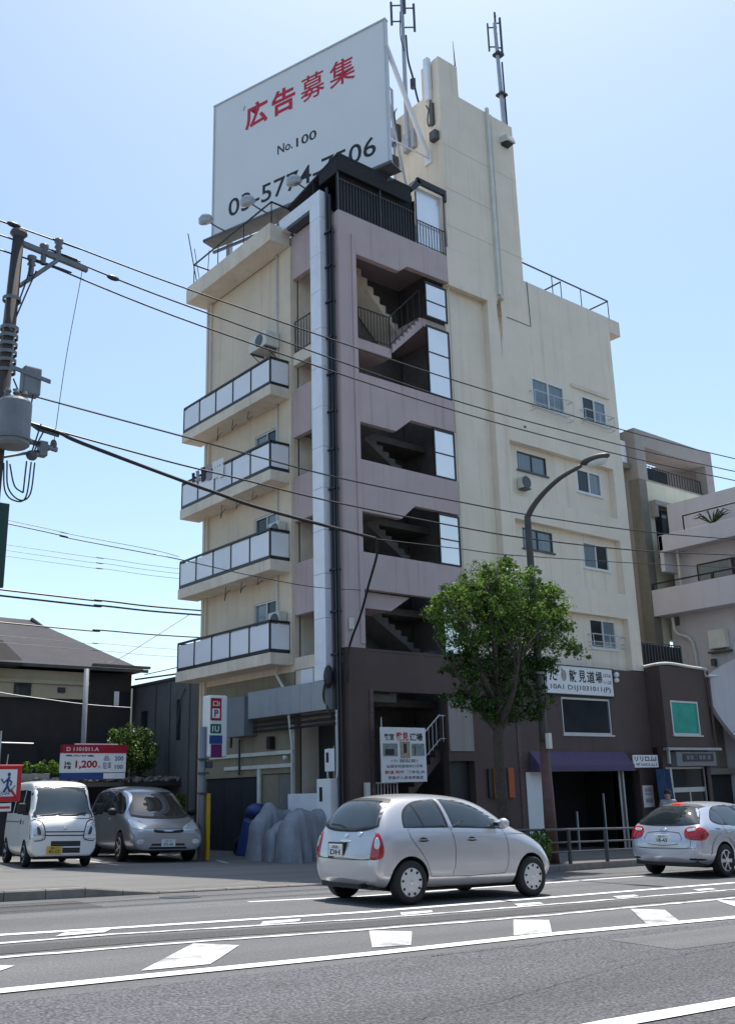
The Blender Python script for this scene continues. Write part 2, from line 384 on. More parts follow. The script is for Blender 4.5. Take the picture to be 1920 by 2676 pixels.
def leaf_object(name, clumps, n, size, mats, parent, seed=1, split=(.6,), flat=.5):
    V, k = leaves(clumps, n, size, seed, flat=flat); off = OFF.get(parent.name, Vector()) if parent else Vector()
    V = V-np.array(off)
    me = bpy.data.meshes.new(name); me.vertices.add(len(V)); me.vertices.foreach_set('co', V.ravel().astype(np.float32))
    me.loops.add(4*k); me.loops.foreach_set('vertex_index', np.arange(4*k, dtype=np.int32)); me.polygons.add(k)
    me.polygons.foreach_set('loop_start', np.arange(0, 4*k, 4, dtype=np.int32)); me.polygons.foreach_set('loop_total', np.full(k, 4, np.int32))
    rg = np.random.default_rng(seed+5); pr = np.cumsum(split); u = rg.uniform(size=k); me.polygons.foreach_set('material_index', np.searchsorted(pr, u).clip(0, len(mats)-1).astype(np.int32))
    me.update(calc_edges=True); o = bpy.data.objects.new(name, me); COL.objects.link(o); setm(o, mats)
    if parent: o.parent = parent
    o['kind'] = 'stuff'; return o
def catmull(P, n=8, closed=False):
    P = [Vector(p) for p in P]; k = len(P); out = []
    rng = range(k) if closed else range(k-1)
    for i in rng:
        p0 = P[(i-1) % k] if closed or i > 0 else P[0]*2-P[1]; p1 = P[i]; p2 = P[(i+1) % k]; p3 = P[(i+2) % k] if closed or i < k-2 else P[-1]*2-P[-2]
        for j in range(n):
            t = j/n; out.append(.5*((2*p1)+(p2-p0)*t+(2*p0-5*p1+4*p2-p3)*t*t+(3*p1-p0-3*p2+p3)*t**3))
    if not closed: out.append(P[-1])
    return out
# ------------------------------------------------------------------ ground, road, pavement
KP = [(-90, 15.2), (-20, 14.95), (5.3, 14.77), (11, 14.62), (17, 14.76), (21, 15.25), (32, 15.9), (70, 17.5), (90, 18)]
def ky(x):
    for (a, b), (c, d) in zip(KP, KP[1:]):
        if a <= x <= c: return b+(d-b)*(x-a)/(c-a)
    return 15
def sh(x):                                   # height of the pavement above the road
    P = [(-99, .14), (6.6, .14), (7.7, .035), (14.6, .035), (15.8, .14), (99, .14)]
    for (a, b), (c, d) in zip(P, P[1:]):
        if a <= x <= c: return b+(d-b)*(x-a)/(c-a)
    return .14
def sheet(xs, yf, h, mb=None, mi=None):
    mb = mb or MB(); V = []; F = []; n = None
    for x in xs:
        ys = yf(x); n = len(ys); V += [(x, y, gz(x, y)+(h(x, y) if callable(h) else h)) for y in ys]
    for i in range(len(xs)-1): F += [(i*n+j, (i+1)*n+j, (i+1)*n+j+1, i*n+j+1) for j in range(n-1)]
    return mb.add(V, F, mi)
g = MB(); N = 24
sheet([-900+1800*i/120 for i in range(121)], lambda x: [-900+1800*i/120 for i in range(121)], -.25, g)
structure(g, 'ground', 'asphalt_lot')
XS = sorted(set([-90, -70, -50, -30, -15]+list(range(-8, 45))+[5.3, 6.6, 7.7, 14.6, 15.8, 60, 75, 90]))
rd = MB(); sheet(XS, lambda x: [7.24-.02*x+.0*x, 9, 11, 13, ky(x)-.005], 0, rd, 0); sheet(XS, lambda x: [-30, -10, 0, 4, 7.24-.02*x], 0, rd, 1)
road = structure(rd, 'road', ['asphalt', 'asphalt_near'], fix=False)
for p in road.data.polygons: pass
pv = MB(); sheet(XS, lambda x: [ky(x)+.15, 17, 20, 24, 34, 60], lambda x, y: sh(x)-.004, pv)
pave = structure(pv, 'pavement', 'asphalt_lot')
# kerb stones, each its own piece
x = 1.2; L = .6
while x < 34:
    a, b = x+.006, x+L-.006; m = MB(); q = []
    for (xx, hh) in ((a, sh(a)), (b, sh(b))):
        y0 = ky(xx); z = gz(xx, y0); q.append([(xx, y0, z-.15), (xx, y0+.15, z-.15), (xx, y0+.15, z+hh), (xx, y0+.018, z+hh), (xx, y0, z+hh-.02)])
    A, B = q; m.add(A+B, [(0, 1, 2, 3, 4), (9, 8, 7, 6, 5), (0, 5, 6, 1), (1, 6, 7, 2), (2, 7, 8, 3), (3, 8, 9, 4), (4, 9, 5, 0)])
    part(m, 'kerb_stone', 'kerb', pave); x += L
k2 = MB()
for xa, xb in ((-90, 1.2), (34.2, 90)):
    X2 = [xa+(xb-xa)*i/20 for i in range(21)]
    V = []; F = []
    for xx in X2: y0 = ky(xx); z = gz(xx, y0); V += [(xx, y0, z-.1), (xx, y0, z+.14), (xx, y0+.16, z+.14)]
    for i in range(20): F += [(i*3, i*3+3, i*3+4, i*3+1), (i*3+1, i*3+4, i*3+5, i*3+2)]
    k2.add(V, F)
tag(part(k2, 'far_kerb', 'kerb', pave), kind='stuff')
# painted markings
def strip(pts, w, name, m, h=.005, jag=0):
    mb = MB(); P = []
    for (a, b), (c, d) in zip(pts, pts[1:]):
        k = max(2, int(abs(c-a)/(.25 if jag else .8)))
        P += [(a+(c-a)*i/k, b+(d-b)*i/k) for i in range(k)]
    P.append(pts[-1]); V = []; F = []
    for i, (x, y) in enumerate(P):
        wa = w/2+random.uniform(-jag, jag); wb = w/2+random.uniform(-jag, jag)
        V += [(x, y-wa, gz(x, y-wa)+h), (x, y+wb, gz(x, y+wb)+h)]
    F = [(2*i, 2*i+2, 2*i+3, 2*i+1) for i in range(len(P)-1)]
    mb.add(V, F); return part(mb, name, m, road, fix=False)
strip([(8.1, 12.62), (10, 12.40), (14.5, 12.62), (16.5, 12.74), (34, 13.4)], .11, 'painted_line', 'paint', .0045)
strip([(-30, 11.5), (4, 10.88), (5.4, 10.72), (8.5, 10.45), (12.2, 10.50), (17.3, 10.58), (30, 10.8), (60, 11.4)], .15, 'painted_line', 'paint', .006)
strip([(-20, 10.4), (3.7, 10.2), (4.9, 10.22), (6, 10.05), (8, 9.78), (10.8, 9.71), (15.7, 9.66), (30, 9.8)], .10, 'painted_line', 'paint_worn', .0075, .025)
strip([(-20, 9.5), (3.4, 9.25), (5.2, 9.16), (7.24, 8.92), (9.9, 8.74), (14.2, 8.75), (30, 8.9)], .11, 'painted_line', 'paint_worn', .0075, .022)
strip([(-30, 8.2), (2.8, 7.57), (3.85, 7.53), (6.06, 7.42), (8.5, 7.40), (11.6, 7.16), (30, 6.7), (60, 6)], .19, 'painted_line', 'paint', .0095)
strip([(-20, 4.6), (5.3, 4.17), (6.6, 4.09), (20, 3.7), (60, 3)], .19, 'painted_line', 'paint', .008)
strip([(-20, 9.93), (3.6, 9.72), (5.1, 9.68), (7.5, 9.36), (10.3, 9.24), (15, 9.22), (30, 9.35)], .5, 'tar_band', 'asphalt_patch', .0045, .02)
for q in ([(3.1, 8.95), (3.31, 8.70), (2.5, 7.84), (1.9, 7.86)], [(5.19, 9.06), (5.46, 8.66), (4.62, 7.78), (4.0, 7.81)], [(7.2, 8.83), (7.52, 8.50), (6.76, 7.66), (6.35, 7.75)], [(9.28, 8.66), (9.58, 8.37), (8.65, 7.53), (8.1, 7.57)], [(11.5, 8.62), (11.74, 8.26), (10.72, 7.36), (10.16, 7.42)], [(13.6, 8.66), (13.9, 8.31), (12.9, 7.35), (12.4, 7.40)], [(15.8, 8.66), (16.1, 8.3), (15.1, 7.3), (14.6, 7.34)]):
    m = MB(); m.face([(x, y, gz(x, y)+.0065) for x, y in q]); part(m, 'hatch_bar', 'paint_faded', road, fix=False)
for x0, y0 in ((4.35, 10.52), (6.6, 10.16), (8.55, 9.98), (10.6, 9.93), (12.75, 9.9), (14.95, 9.96), (17.1, 9.97)):
    m = MB(); m.face([(x, y, gz(x, y)+.009) for x, y in ((x0, y0-.13), (x0+.55, y0-.11), (x0+.72, y0+.10), (x0+.2, y0+.12))]); part(m, 'hatch_bar', 'paint_worn', road, fix=False)
m = MB(); m.lathe([(0, .007), (.31, .007), (.31, .0)], (7.75, 13.95, gz(7.75, 13.95)), (-TE, 0, 1), 28); part(m, 'manhole_cover', 'steel_dark', road)
for q in ([(17.6, 29.5), (16.1, 24.5), (16.0, 24.6), (17.45, 29.6)], [(13.84, 23.0), (13.25, 21.5), (13.17, 21.5), (13.75, 23.0)], [(10.75, 22.2), (11.2, 25.5), (11.1, 25.5), (10.65, 22.2)]):
    m = MB(); m.face([(x, y, gz(x, y)+sh(x)+.003) for x, y in q]); part(m, 'bay_line', 'paint_worn', pave, fix=False)

def crack(pts, w, name='road_crack', m_='black_matte', h=.0042):
    P = []
    for (a, b), (c, d) in zip(pts, pts[1:]):
        k = max(2, int(((c-a)**2+(d-b)**2)**.5/.06)); P += [(a+(c-a)*i/k+random.uniform(-.012, .012), b+(d-b)*i/k+random.uniform(-.02, .02)) for i in range(k)]
    V = []; F = []
    for x, y in P: e = w*random.uniform(.3, 1); V += [(x, y-e, gz(x, y-e)+h), (x, y+e, gz(x, y+e)+h)]
    F = [(2*i, 2*i+2, 2*i+3, 2*i+1) for i in range(len(P)-1)]; mb = MB(); mb.add(V, F); part(mb, name, m_, road, fix=False)
crack([(2.5, 4.75), (5.2, 5.1), (7.4, 5.6), (9.5, 5.75), (14, 5.9)], .004); crack([(6.4, 7.0), (7.6, 6.95), (8.6, 7.05)], .008); crack([(4.0, 12.2), (7.5, 12.6), (12.5, 13.3)], .005); crack([(13, 11.6), (15.5, 11.9), (19, 11.7)], .006)
for q in ([(11.8, 13.2), (14.6, 13.25), (14.55, 14.3), (11.75, 14.25)], [(2.5, 13.3), (6.2, 13.25), (6.25, 14.3), (2.5, 14.35)], [(8.5, 5.9), (12, 5.8), (12.1, 6.7), (8.6, 6.75)]):
    m = MB(); m.face([(x, y, gz(x, y)+.003) for x, y in q]); part(m, 'asphalt_repair', 'asphalt_patch' if q[0][1] > 8 else 'asphalt', road, fix=False)
# ------------------------------------------------------------------ apartment building
FS = lambda u, v, d: (u, 20+d, v)
FL = lambda u, v, d: (15.8+d, u, v)
BB = (15.8, 20, -.6)
apt = root('apartment_building', 'tall cream and mauve corner apartment block with open stairwell and side balconies', 'building', BB)
w = MB()                                     # street front of the flats
RA = [(26.15, 27.53)]
winA = [(23.2, 24.63, 11.1, 11.74), (23.2, 24.65, 8.47, 9.15), (23.2, 24.67, 5.83, 6.45)]
winB = [(26.2, 27.55, 10.86, 11.72), (26.2, 27.58, 8.2, 9.1), (26.2, 27.58, 5.5, 6.47)]
winT = [(23.9, 25.58, 13.42, 14.45), (26.53, 27.9, 13.5, 14.42)]
REC = .24
holed(w, FS, 20.22, 28.6, 4.83, 18.03, winA+winB+winT, REC, REC+.2)
holed(w, FS, 20.22, 28.6, 4.832, 18.05, [(20.1, 22.0, 4, 16.75), (22.62, 28.0, 10.09, 11.93), (22.62, 28.0, 7.41, 9.31), (22.62, 28.0, 4, 6.56)]+winT, 0, REC-.001)
w.box(20.2, 22.0, 19.95, 20.0, 16.66, 16.80)             # string course
w.box(28.35, 28.6, 20.46, 27.4, -1, 18.04); w.box(15.9, 28.34, 27.2, 27.4, -1, 18.04)
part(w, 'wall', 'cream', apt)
w = MB(); w.box(15.82, 28.5, 20.5, 27.3, 17.62, 17.98); part(w, 'roof_slab', 'concrete', apt)
w = MB()                                     # eave slab round the roof
w.box(15.03, 15.79, 22.46, 27.65, 17.62, 18.22); w.box(28.61, 29.28, 20.0, 27.6, 17.45, 18.048); w.box(15.8, 28.5, 27.41, 27.65, 17.62, 18.2)
part(w, 'eave', 'soffit', apt, bevel=.012)
w = MB()                                     # side wall of the flats
sw = [(23.12, 24.4, zt-1.1, zt+.78) for zt in (5.80, 8.43, 11.08)]
holed(w, FL, 22.36, 27.4, 4.4, 17.61, sw, 0, .22); lw = MB(); holed(lw, FL, 22.36, 27.4, -1.2, 4.398, [(24.16, 27.05, -1.3, 1.64), (22.5, 24.0, -1.3, 1.7)], 0, .22); part(lw, 'lower_side_wall', 'tan_wall', apt)  # lower wall in darker tan, deep shade put into its colour
w.box(15.74, 15.8, 22.38, 23.0, 4.6, 17.6); w.box(15.72, 15.8, 27.1, 27.4, -1, 17.6)
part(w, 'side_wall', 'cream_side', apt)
# tower
w = MB(); w.box(20.3, 23.92, 20.002, 22.45, 18.05, 24.27); w.box(20.33, 21.24, 20.02, 20.9, 24.27, 25.52); w.box(20.42, 23.8, 20.1, 22.35, 24.27, 24.33)
part(w, 'stair_tower', 'cream', apt, bevel=.015)
w = MB(); w.box(20.305, 23.915, 19.996, 20.002, 21.98, 22.0); w.box(20.305, 24.0, 19.996, 20.002, 18.9, 18.92); w.box(20.305, 22.5, 19.996, 20.002, 20.3, 20.32)
part(w, 'joint_line', 'cream_joint', apt)
# mauve stair front bands
def band(pts, y0=20, t=.18): return [(x, y0, z) for x, z in pts], (0, t, 0)
w = MB()
for pts in ([(15.8, 17.72), (15.8, 16.46), (18.12, 16.46), (18.48, 16.74), (20.21, 16.76), (20.21, 17.72)],
            [(16.42, 12.67), (16.42, 11.17), (17.78, 11.17), (18.38, 11.64), (20.2, 11.65), (20.2, 12.67)],
            [(16.42, 10.06), (16.42, 8.55), (17.86, 8.55), (18.4, 9.01), (20.2, 9.02), (20.2, 10.06)],
            [(16.42, 7.41), (16.42, 6.39), (20.2, 6.39), (20.2, 7.41)]):
    w.prism(*band(pts))
part(w, 'stair_front', 'purple', apt, bevel=.01)
w = MB(); w.box(15.801, 16.418, 19.99, 20.45, 4.79, 17.7); part(w, 'corner_pillar', 'purple_smooth', apt, bevel=.01)
w = MB(); w.box(16.25, 16.40, 19.955, 19.99, 4.9, 17.05); part(w, 'corner_fin', 'purple_smooth', apt, bevel=.01)
w = MB()
for a, b in ((16.43, 17.93), (11.24, 12.75), (8.67, 10.0), (5.95, 7.44)): w.box(15.8, 15.97, 20.46, 22.35, a, b)
part(w, 'stair_side_band', 'purple', apt, bevel=.01)
w = MB(); w.box(15.8, 16.0, 20.46, 22.35, 4.43, 4.77); w.box(15.82, 16.0, 20.46, 22.35, 13.55, 13.93); part(w, 'side_beam', 'soffit', apt)
# stairwell inside
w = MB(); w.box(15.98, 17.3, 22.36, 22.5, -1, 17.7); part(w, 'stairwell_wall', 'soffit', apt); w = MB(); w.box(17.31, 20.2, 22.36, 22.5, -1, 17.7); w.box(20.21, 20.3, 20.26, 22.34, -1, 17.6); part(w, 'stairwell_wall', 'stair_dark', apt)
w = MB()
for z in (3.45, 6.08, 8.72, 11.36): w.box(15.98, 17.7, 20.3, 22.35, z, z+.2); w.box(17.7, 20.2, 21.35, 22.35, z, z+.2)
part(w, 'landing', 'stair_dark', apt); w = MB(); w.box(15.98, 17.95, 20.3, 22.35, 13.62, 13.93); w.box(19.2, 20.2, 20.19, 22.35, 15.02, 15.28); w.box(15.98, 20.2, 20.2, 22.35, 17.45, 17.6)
part(w, 'landing', 'purple_smooth', apt)
def flight(x0, z0, x1, z1, y0, y1, n, name='stair_flight', m='purple_smooth'):
    mb = MB(); pts = [(x0, y0, z0-.22)]; dx, dz = (x1-x0)/n, (z1-z0)/n
    top = []
    for i in range(n): top += [(x0+dx*i, y0, z0+dz*(i+1)), (x0+dx*(i+1), y0, z0+dz*(i+1))]
    pts = [(x0, y0, z0-.12)]+[(x0, y0, z0)]+top+[(x1, y0, z1-.25)]
    mb.prism(pts, (0, y1-y0, 0)); return part(mb, name, m, apt)
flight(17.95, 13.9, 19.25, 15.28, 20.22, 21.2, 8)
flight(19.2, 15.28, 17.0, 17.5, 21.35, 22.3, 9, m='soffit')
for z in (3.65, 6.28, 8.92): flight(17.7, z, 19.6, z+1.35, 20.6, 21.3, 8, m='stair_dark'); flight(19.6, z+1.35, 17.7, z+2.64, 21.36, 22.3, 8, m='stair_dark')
m = MB(); m.prism([(16.45, 20.22, 6.36), (16.45, 20.22, 5.92), (17.55, 20.22, 5.92), (18.25, 20.22, 6.36)], (0, .9, 0)); part(m, 'stair_soffit', 'purple_smooth', apt)
def railing(name, parent, p0, p1, h, n, m='black', r=.012, top=.02, low=.08):
    mb = MB(); p0, p1 = Vector(p0), Vector(p1); Z = Vector((0, 0, 1))
    mb.tube([p0+Z*h, p1+Z*h], top, 6); mb.tube([p0+Z*low, p1+Z*low], r*1.2, 6)
    for i in range(n+1): q = p0+(p1-p0)*i/n; mb.tube([q+Z*.0, q+Z*h], r if 0 < i < n else r*1.7, 5)
    return part(mb, name, m, parent)
railing('stair_railing', apt, (15.86, 20.98, 13.93), (15.86, 22.3, 13.93), 1.06, 9)
railing('stair_railing', apt, (16.45, 20.28, 13.93), (17.9, 20.28, 13.93), 1.0, 12)
railing('stair_railing', apt, (17.9, 20.3, 13.95), (19.2, 20.3, 15.3), 1.0, 5)
for z in (11.56, 8.92, 6.28): railing('stair_railing', apt, (16.45, 20.5, z), (17.7, 20.5, z), 1.0, 10, 'galv')
# wind screens of the stairwell
def screen(x0, x1, z0, z1, splits):
    mb = MB(); zs = [z0]+splits+[z1]; hs = [(x0+.05, x1-.06, zs[i]+(.05 if i == 0 else .018), zs[i+1]-(.07 if i == len(zs)-2 else .018)) for i in range(len(zs)-1)]
    holed(mb, FS, x0, x1, z0, z1, hs, .02, .07); fr = part(mb, 'wind_screen', 'black', apt)
    for h in hs: b = MB(); b.box(h[0]-.01, h[1]+.01, 20.035, 20.045, h[2]-.01, h[3]+.01); part(b, 'pane', 'frosted_bright', fr)
screen(19.2, 20.14, 15.29, 16.5, [15.85]); screen(19.2, 20.16, 12.69, 15.0, [14.1, ]); screen(19.28, 20.16, 10.08, 11.62, [10.85]); screen(19.32, 20.18, 7.43, 8.98, [8.2]); screen(19.32, 20.18, 4.82, 6.36, [5.6])
# brown shop base
w = MB(); SH = [(16.62, 19.24, -3, 3.69), (19.25, 20.22, -3, 1.9), (22.3, 26.62, -3, 1.58), (26.9, 27.76, -3, 1.58), (24.14, 26.55, 2.68, 3.81)]
holed(w, FS, 15.84, 28.6, -1.6, 4.79, SH, -.03, .22)
w.box(15.84, 16.02, 20.23, 20.46, -1.5, 4.4)
part(w, 'shop_base', 'brown', apt, bevel=.01)
w = MB(); w.box(20.3, 22.2, 19.955, 19.968, 3.72, 3.76); w.box(16.44, 20.2, 19.958, 19.968, 4.72, 4.788); part(w, 'base_moulding', 'brown', apt)
for i in range(26):                           # tiled strips either side of the entrance
    m = MB(); z = 3.6-i*.155; o = random.uniform(0, .014); m.box(16.47, 16.60, 19.952-o, 19.97, z, z+.14); part(m, 'tile', 'brown_tile', apt)
    m = MB(); o = random.uniform(0, .014); m.box(22.02, 22.16, 19.952-o, 19.97, z+.1, z+.24); part(m, 'tile', 'brown_tile', apt)
w = MB(); w.box(19.27, 20.2, 19.93, 19.968, 2.16, 3.6); part(w, 'wall_panel', 'grey_wall_pale', apt, bevel=.005)
w = MB(); w.box(19.26, 20.21, 20.2, 20.25, -1.3, 1.9); part(w, 'entrance_door', 'dark_door', apt)
w = MB(); w.box(22.31, 23.16, 19.99, 20.06, -1.2, 1.575); part(w, 'white_shop_panel', 'white', apt)
w = MB(); w.box(23.2, 27.7, 22.2, 22.3, -1.4, 1.6); w.box(23.17, 23.2, 20.22, 22.2, -1.4, 1.58); w.box(27.72, 27.8, 20.23, 22.3, -1.4, 1.58); w.box(20.3, 28.3, 20.23, 22.3, 1.6, 1.75); part(w, 'shop_interior', 'black_matte', apt)
w = MB(); w.box(26.62, 26.70, 19.95, 20.2, -1.3, 1.58); w.box(26.82, 26.9, 19.95, 20.2, -1.3, 1.58); w.box(24.55, 24.6, 20.05, 20.1, -1.3, .4); w.box(25.9, 25.94, 20.05, 20.1, -1.3, .9); part(w, 'shop_post', 'galv', apt)
window(apt, FS, 24.14, 26.55, 2.68, 3.81, .02, ('glass_dark',), 'alu', .06, sill=True)
for q in winA[:2]: window(apt, FS, *q, REC+.03, ('glass_curtain', 'glass_curtain'), 'steel_dark', .035)
window(apt, FS, *winA[2], REC+.03, ('glass_curtain', 'glass_curtain'), 'alu', .035)
window(apt, FS, *winB[0], REC+.03, ('glass_dark', 'glass_curtain'), 'alu_white', .06)
window(apt, FS, *winB[1], REC+.03, ('glass_curtain', 'glass_dark'), 'alu_white', .05)
window(apt, FS, *winB[2], REC+.03, ('glass_dark', 'glass_curtain'), 'alu_white', .05)
window(apt, FS, *winT[0], .02, ('glass_curtain', 'glass_curtain'), 'alu_white', .06)
window(apt, FS, *winT[1], .02, ('glass_dark', 'glass_curtain'), 'alu_white', .06)
def wrail(x0, x1, z0, z1, yb):
    mb = MB(); y = yb-.22
    for z in (z0, (z0*2+z1)/3, z1): mb.tube([(x0, yb, z), (x0, y, z), (x1, y, z), (x1, yb, z)], .014 if z != z1 else .02, 6)
    for i in range(3): xx = x0+(x1-x0)*i/2; mb.tube([(xx, y, z0), (xx, y, z1)], .012, 5)
    part(mb, 'window_rail', 'alu', apt)
wrail(23.78, 25.75, 13.2, 13.88, 20); wrail(26.42, 28.05, 13.33, 13.82, 20); wrail(26.08, 27.8, 5.55, 5.93, 20.24)
w = MB(); w.box(26.0, 28.1, 19.93, 20.0, 14.6, 14.72); part(w, 'window_hood', 'soffit', apt)
# roof railings
def rrail(pts, h, n=4, m='black'):
    mb = MB()
    for a, b in zip(pts, pts[1:]):
        a, b = Vector(a), Vector(b); mb.tube([a+Vector((0, 0, h)), b+Vector((0, 0, h))], .032, 6); k = max(1, int((b-a).length/1.3))
        for i in range(k+1): q = a+(b-a)*i/k; mb.tube([q, q+Vector((0, 0, h))], .018, 5)
    return part(mb, 'roof_railing', m, apt)
rrail([(15.12, 27.3, 18.2), (15.12, 22.5, 18.2), (15.83, 22.5, 18.2)], .80); rrail([(15.12, 27.3, 18.2), (17.5, 27.3, 18.2)], .8)
rrail([(24.0, 20.12, 18.04), (28.85, 20.12, 18.04), (28.85, 22.6, 18.04)], .82); rrail([(26.2, 20.2, 18.04), (26.2, 22.6, 18.04)], .8)
# balconies: slab, black frame, frosted panels
for k, zt in enumerate((5.80, 8.43, 11.08, 13.73)):
    s = MB(); s.box(15.06, 15.795, 22.46, 27.75, zt-1.22, zt-.90); bal = part(s, 'balcony', 'soffit', apt, bevel=.012)
    fr = MB(); y0, y1, x0 = 22.5, 27.65, 15.08; n = 5
    fr.box(x0-.03, x0+.03, y0-.03, y1, zt-.06, zt); fr.box(x0-.02, x0+.02, y0, y1, zt-.9, zt-.8); fr.box(x0, 15.79, y0-.03, y0+.03, zt-.0605, zt-.001); fr.box(x0, 15.79, y0-.02, y0+.02, zt-.9, zt-.8)
    for i in range(n+1): yy = y0+(y1-y0)*i/n; fr.box(x0-.022, x0+.022, yy-.025, yy+.025, zt-.9, zt-.05)
    fr.box(15.74, 15.785, y0-.022, y0+.022, zt-.9, zt-.05); fr.box(x0, 15.79, y1-.02, y1+.02, zt-.06, zt); fr.box(x0, 15.79, y1-.02, y1+.02, zt-.9, zt-.8)
    part(fr, 'rail_frame', 'black', bal)
    for i in range(n): p = MB(); a, b = y0+(y1-y0)*i/n+.03, y0+(y1-y0)*(i+1)/n-.03; p.box(x0-.006, x0+.006, a, b, zt-.79, zt-.1); part(p, 'panel', random.choice(('frosted', 'frosted', 'frosted_b', 'frosted_c')), bal)
    p = MB(); p.box(x0+.03, 15.73, y0-.006, y0+.006, zt-.79, zt-.1); part(p, 'panel', 'frosted', bal)
    p = MB(); p.box(x0+.03, 15.73, y1-.006, y1+.006, zt-.79, zt-.1); part(p, 'panel', 'frosted', bal)
for i, (a, b, c, d) in enumerate(sw): window(apt, FL, a, b, c, d, .05, ('glass_dark', 'glass_curtain') if i != 1 else ('glass_curtain', 'glass_dark'), 'alu', .05)
w = MB(); w.box(15.76, 15.81, 23.3, 25.0, 13.98, 14.03); part(w, 'lintel', 'black', apt)
w = MB(); w.tube([(15.7, 23.05, 17.6), (15.7, 23.05, 4.55), (15.6, 22.95, 4.35), (15.55, 22.35, 3.75), (15.55, 22.3, 3.3), (15.7, 22.35, 2.4), (15.72, 22.4, -.5)], .038, 8); part(w, 'downpipe', 'offwhite', apt, smooth=True)
w = MB(); w.tube([(15.7, 27.25, 17.5), (15.7, 27.25, -.5)], .04, 8); part(w, 'downpipe', 'offwhite', apt, smooth=True)
# black riser pipes up the corner
w = MB()
for y, r, t in ((20.40, .05, 18.6), (20.28, .045, 18.3), (20.16, .03, 17.2)): w.tube([(15.70, y, .6), (15.70, y, t)], r, 8)
for i in range(12): z = 4.6+i*1.13; w.box(15.62, 15.80, 20.2, 20.47, z, z+.05)
part(w, 'riser_pipe', 'pipe_black', apt)
# metal exhaust duct, joint by joint
du = [(4.4+i*1.2, 4.4+(i+1)*1.2) for i in range(12)]
dr = None
w = MB(); w.box(15.46, 15.79, 20.47, 20.97, 3.98, 4.4); dr = part(w, 'exhaust_duct', 'duct', apt)
for a, b in du: m = MB(); m.box(15.47, 15.78, 20.475, 20.97, a+.006, min(b, 18.5)-.006); part(m, 'duct_section', 'duct', dr)
for a, b in ((20.48, 21.12), (21.13, 21.6), (21.61, 22.7), (22.71, 23.0), (23.01, 24.15)): m = MB(); m.box(15.44, 15.76, a, b, 3.22, 3.965); part(m, 'duct_section', 'duct_shaded', dr)
m = MB(); m.box(15.48, 15.9, 20.98, 22.6, 18.08, 18.5); part(m, 'duct_section', 'duct', dr)
m = MB(); m.box(15.5, 16.0, 21.0, 22.2, 17.98, 18.06); m.tube([(15.7, 21.0, 18.02), (15.75, 22.3, 17.98), (16.2, 22.6, 17.95)], .05, 8); part(m, 'duct_tray', 'steel_dark', dr)
w = MB()
for z in (3.12, 2.98, 2.86): w.tube([(15.62, 20.3, z), (15.62, 24.1, z)], .035, 6)
w.tube([(15.7, 25.0, 2.7), (15.7, 25.0, 1.7)], .03, 6); part(w, 'conduit', 'pipe_black', apt)
# shade roof over the top of the stairs
w = MB(); w.hexa([(15.78, 19.95, 19.56), (18.75, 19.95, 19.56), (18.75, 22.5, 19.02), (15.78, 22.6, 19.02), (15.78, 19.95, 19.64), (18.75, 19.95, 19.64), (18.75, 22.5, 19.1), (15.78, 22.6, 19.1)])
w.box(15.80, 18.72, 19.96, 20.0, 19.05, 19.56); w.box(15.79, 15.83, 20.0, 20.9, 19.0, 19.5); w.box(15.8, 19.05, 21.2, 21.24, 17.7, 19.4); w.box(18.95, 18.99, 20.1, 21.2, 17.72, 19.3)
w.box(15.86, 18.94, 20.16, 20.18, 17.75, 19.5); sr = part(w, 'shade_roof', 'shade_net', apt)
w = MB()
for x in (15.83, 17.48, 18.98, 20.22): w.tube([(x, 20.03, 17.72), (x, 20.03, 19.6 if x < 19 else 20.0)], .028, 6)
part(w, 'shade_post', 'steel_dark', apt)
railing('roof_fence', apt, (15.9, 20.1, 17.72), (18.95, 20.1, 17.72), 1.15, 26, 'steel_dark', .014)
railing('roof_fence', apt, (19.05, 20.08, 17.74), (20.26, 20.08, 17.74), .9, 10, 'black', .012)
w = MB(); w.box(19.02, 20.29, 19.94, 20.04, 19.92, 20.12); w.box(20.2, 20.29, 19.94, 20.04, 19.7, 19.92); w.hexa([(18.68, 19.94, 19.6), (18.8, 19.94, 19.5), (19.2, 19.94, 19.92), (19.05, 19.94, 20.1), (18.68, 20.9, 19.6), (18.8, 20.9, 19.5), (19.2, 20.9, 19.92), (19.05, 20.9, 20.1)]); part(w, 'canopy_frame', 'black', apt)
w = MB(); w.box(19.08, 20.18, 20.14, 20.16, 17.74, 19.9); part(w, 'wind_panel', 'frosted_bright', apt)
# drain pipe and stain on the tower front
w = MB(); w.box(22.5, 22.62, 19.9, 19.998, 17.05, 24.4); w.tube([(22.72, 19.93, 24.2), (22.72, 19.93, 17.0)], .025, 6); w.tube([(22.56, 19.92, 17.0), (22.72, 19.9, 16.9)], .07, 8); part(w, 'tower_pipe', 'offwhite', apt)
for x0, zt_, ln_, wd_ in ((22.5, 16.85, 1.1, .05), (22.56, 16.9, 2.1, .06), (22.63, 16.85, 1.5, .045), (22.47, 16.7, .6, .03)):
    w = MB(); k_ = 14; L_ = [(x0-wd_*(1-i/k_)*random.uniform(.5, 1), 19.997, zt_-ln_*i/k_) for i in range(k_+1)]; Q_ = [(x0+wd_*(1-i/k_)*random.uniform(.5, 1)+.004, 19.997, zt_-ln_*i/k_) for i in range(k_, -1, -1)]
    w.prism(L_+Q_, (0, .002, 0)); part(w, 'rust_stain', 'rust', apt)
w = MB(); w.tube([(22.9, 19.985, 16.35), (24.1, 19.985, 16.35), (24.06, 19.985, 18.05)], .012, 5); w.box(23.38, 23.45, 19.97, 20.0, 12.5, 12.57); part(w, 'cable', 'steel_dark', apt)
w = MB(); w.box(20.19, 20.23, 19.98, 20.0, 4.85, 16.6); part(w, 'expansion_joint', 'cream_joint', apt)
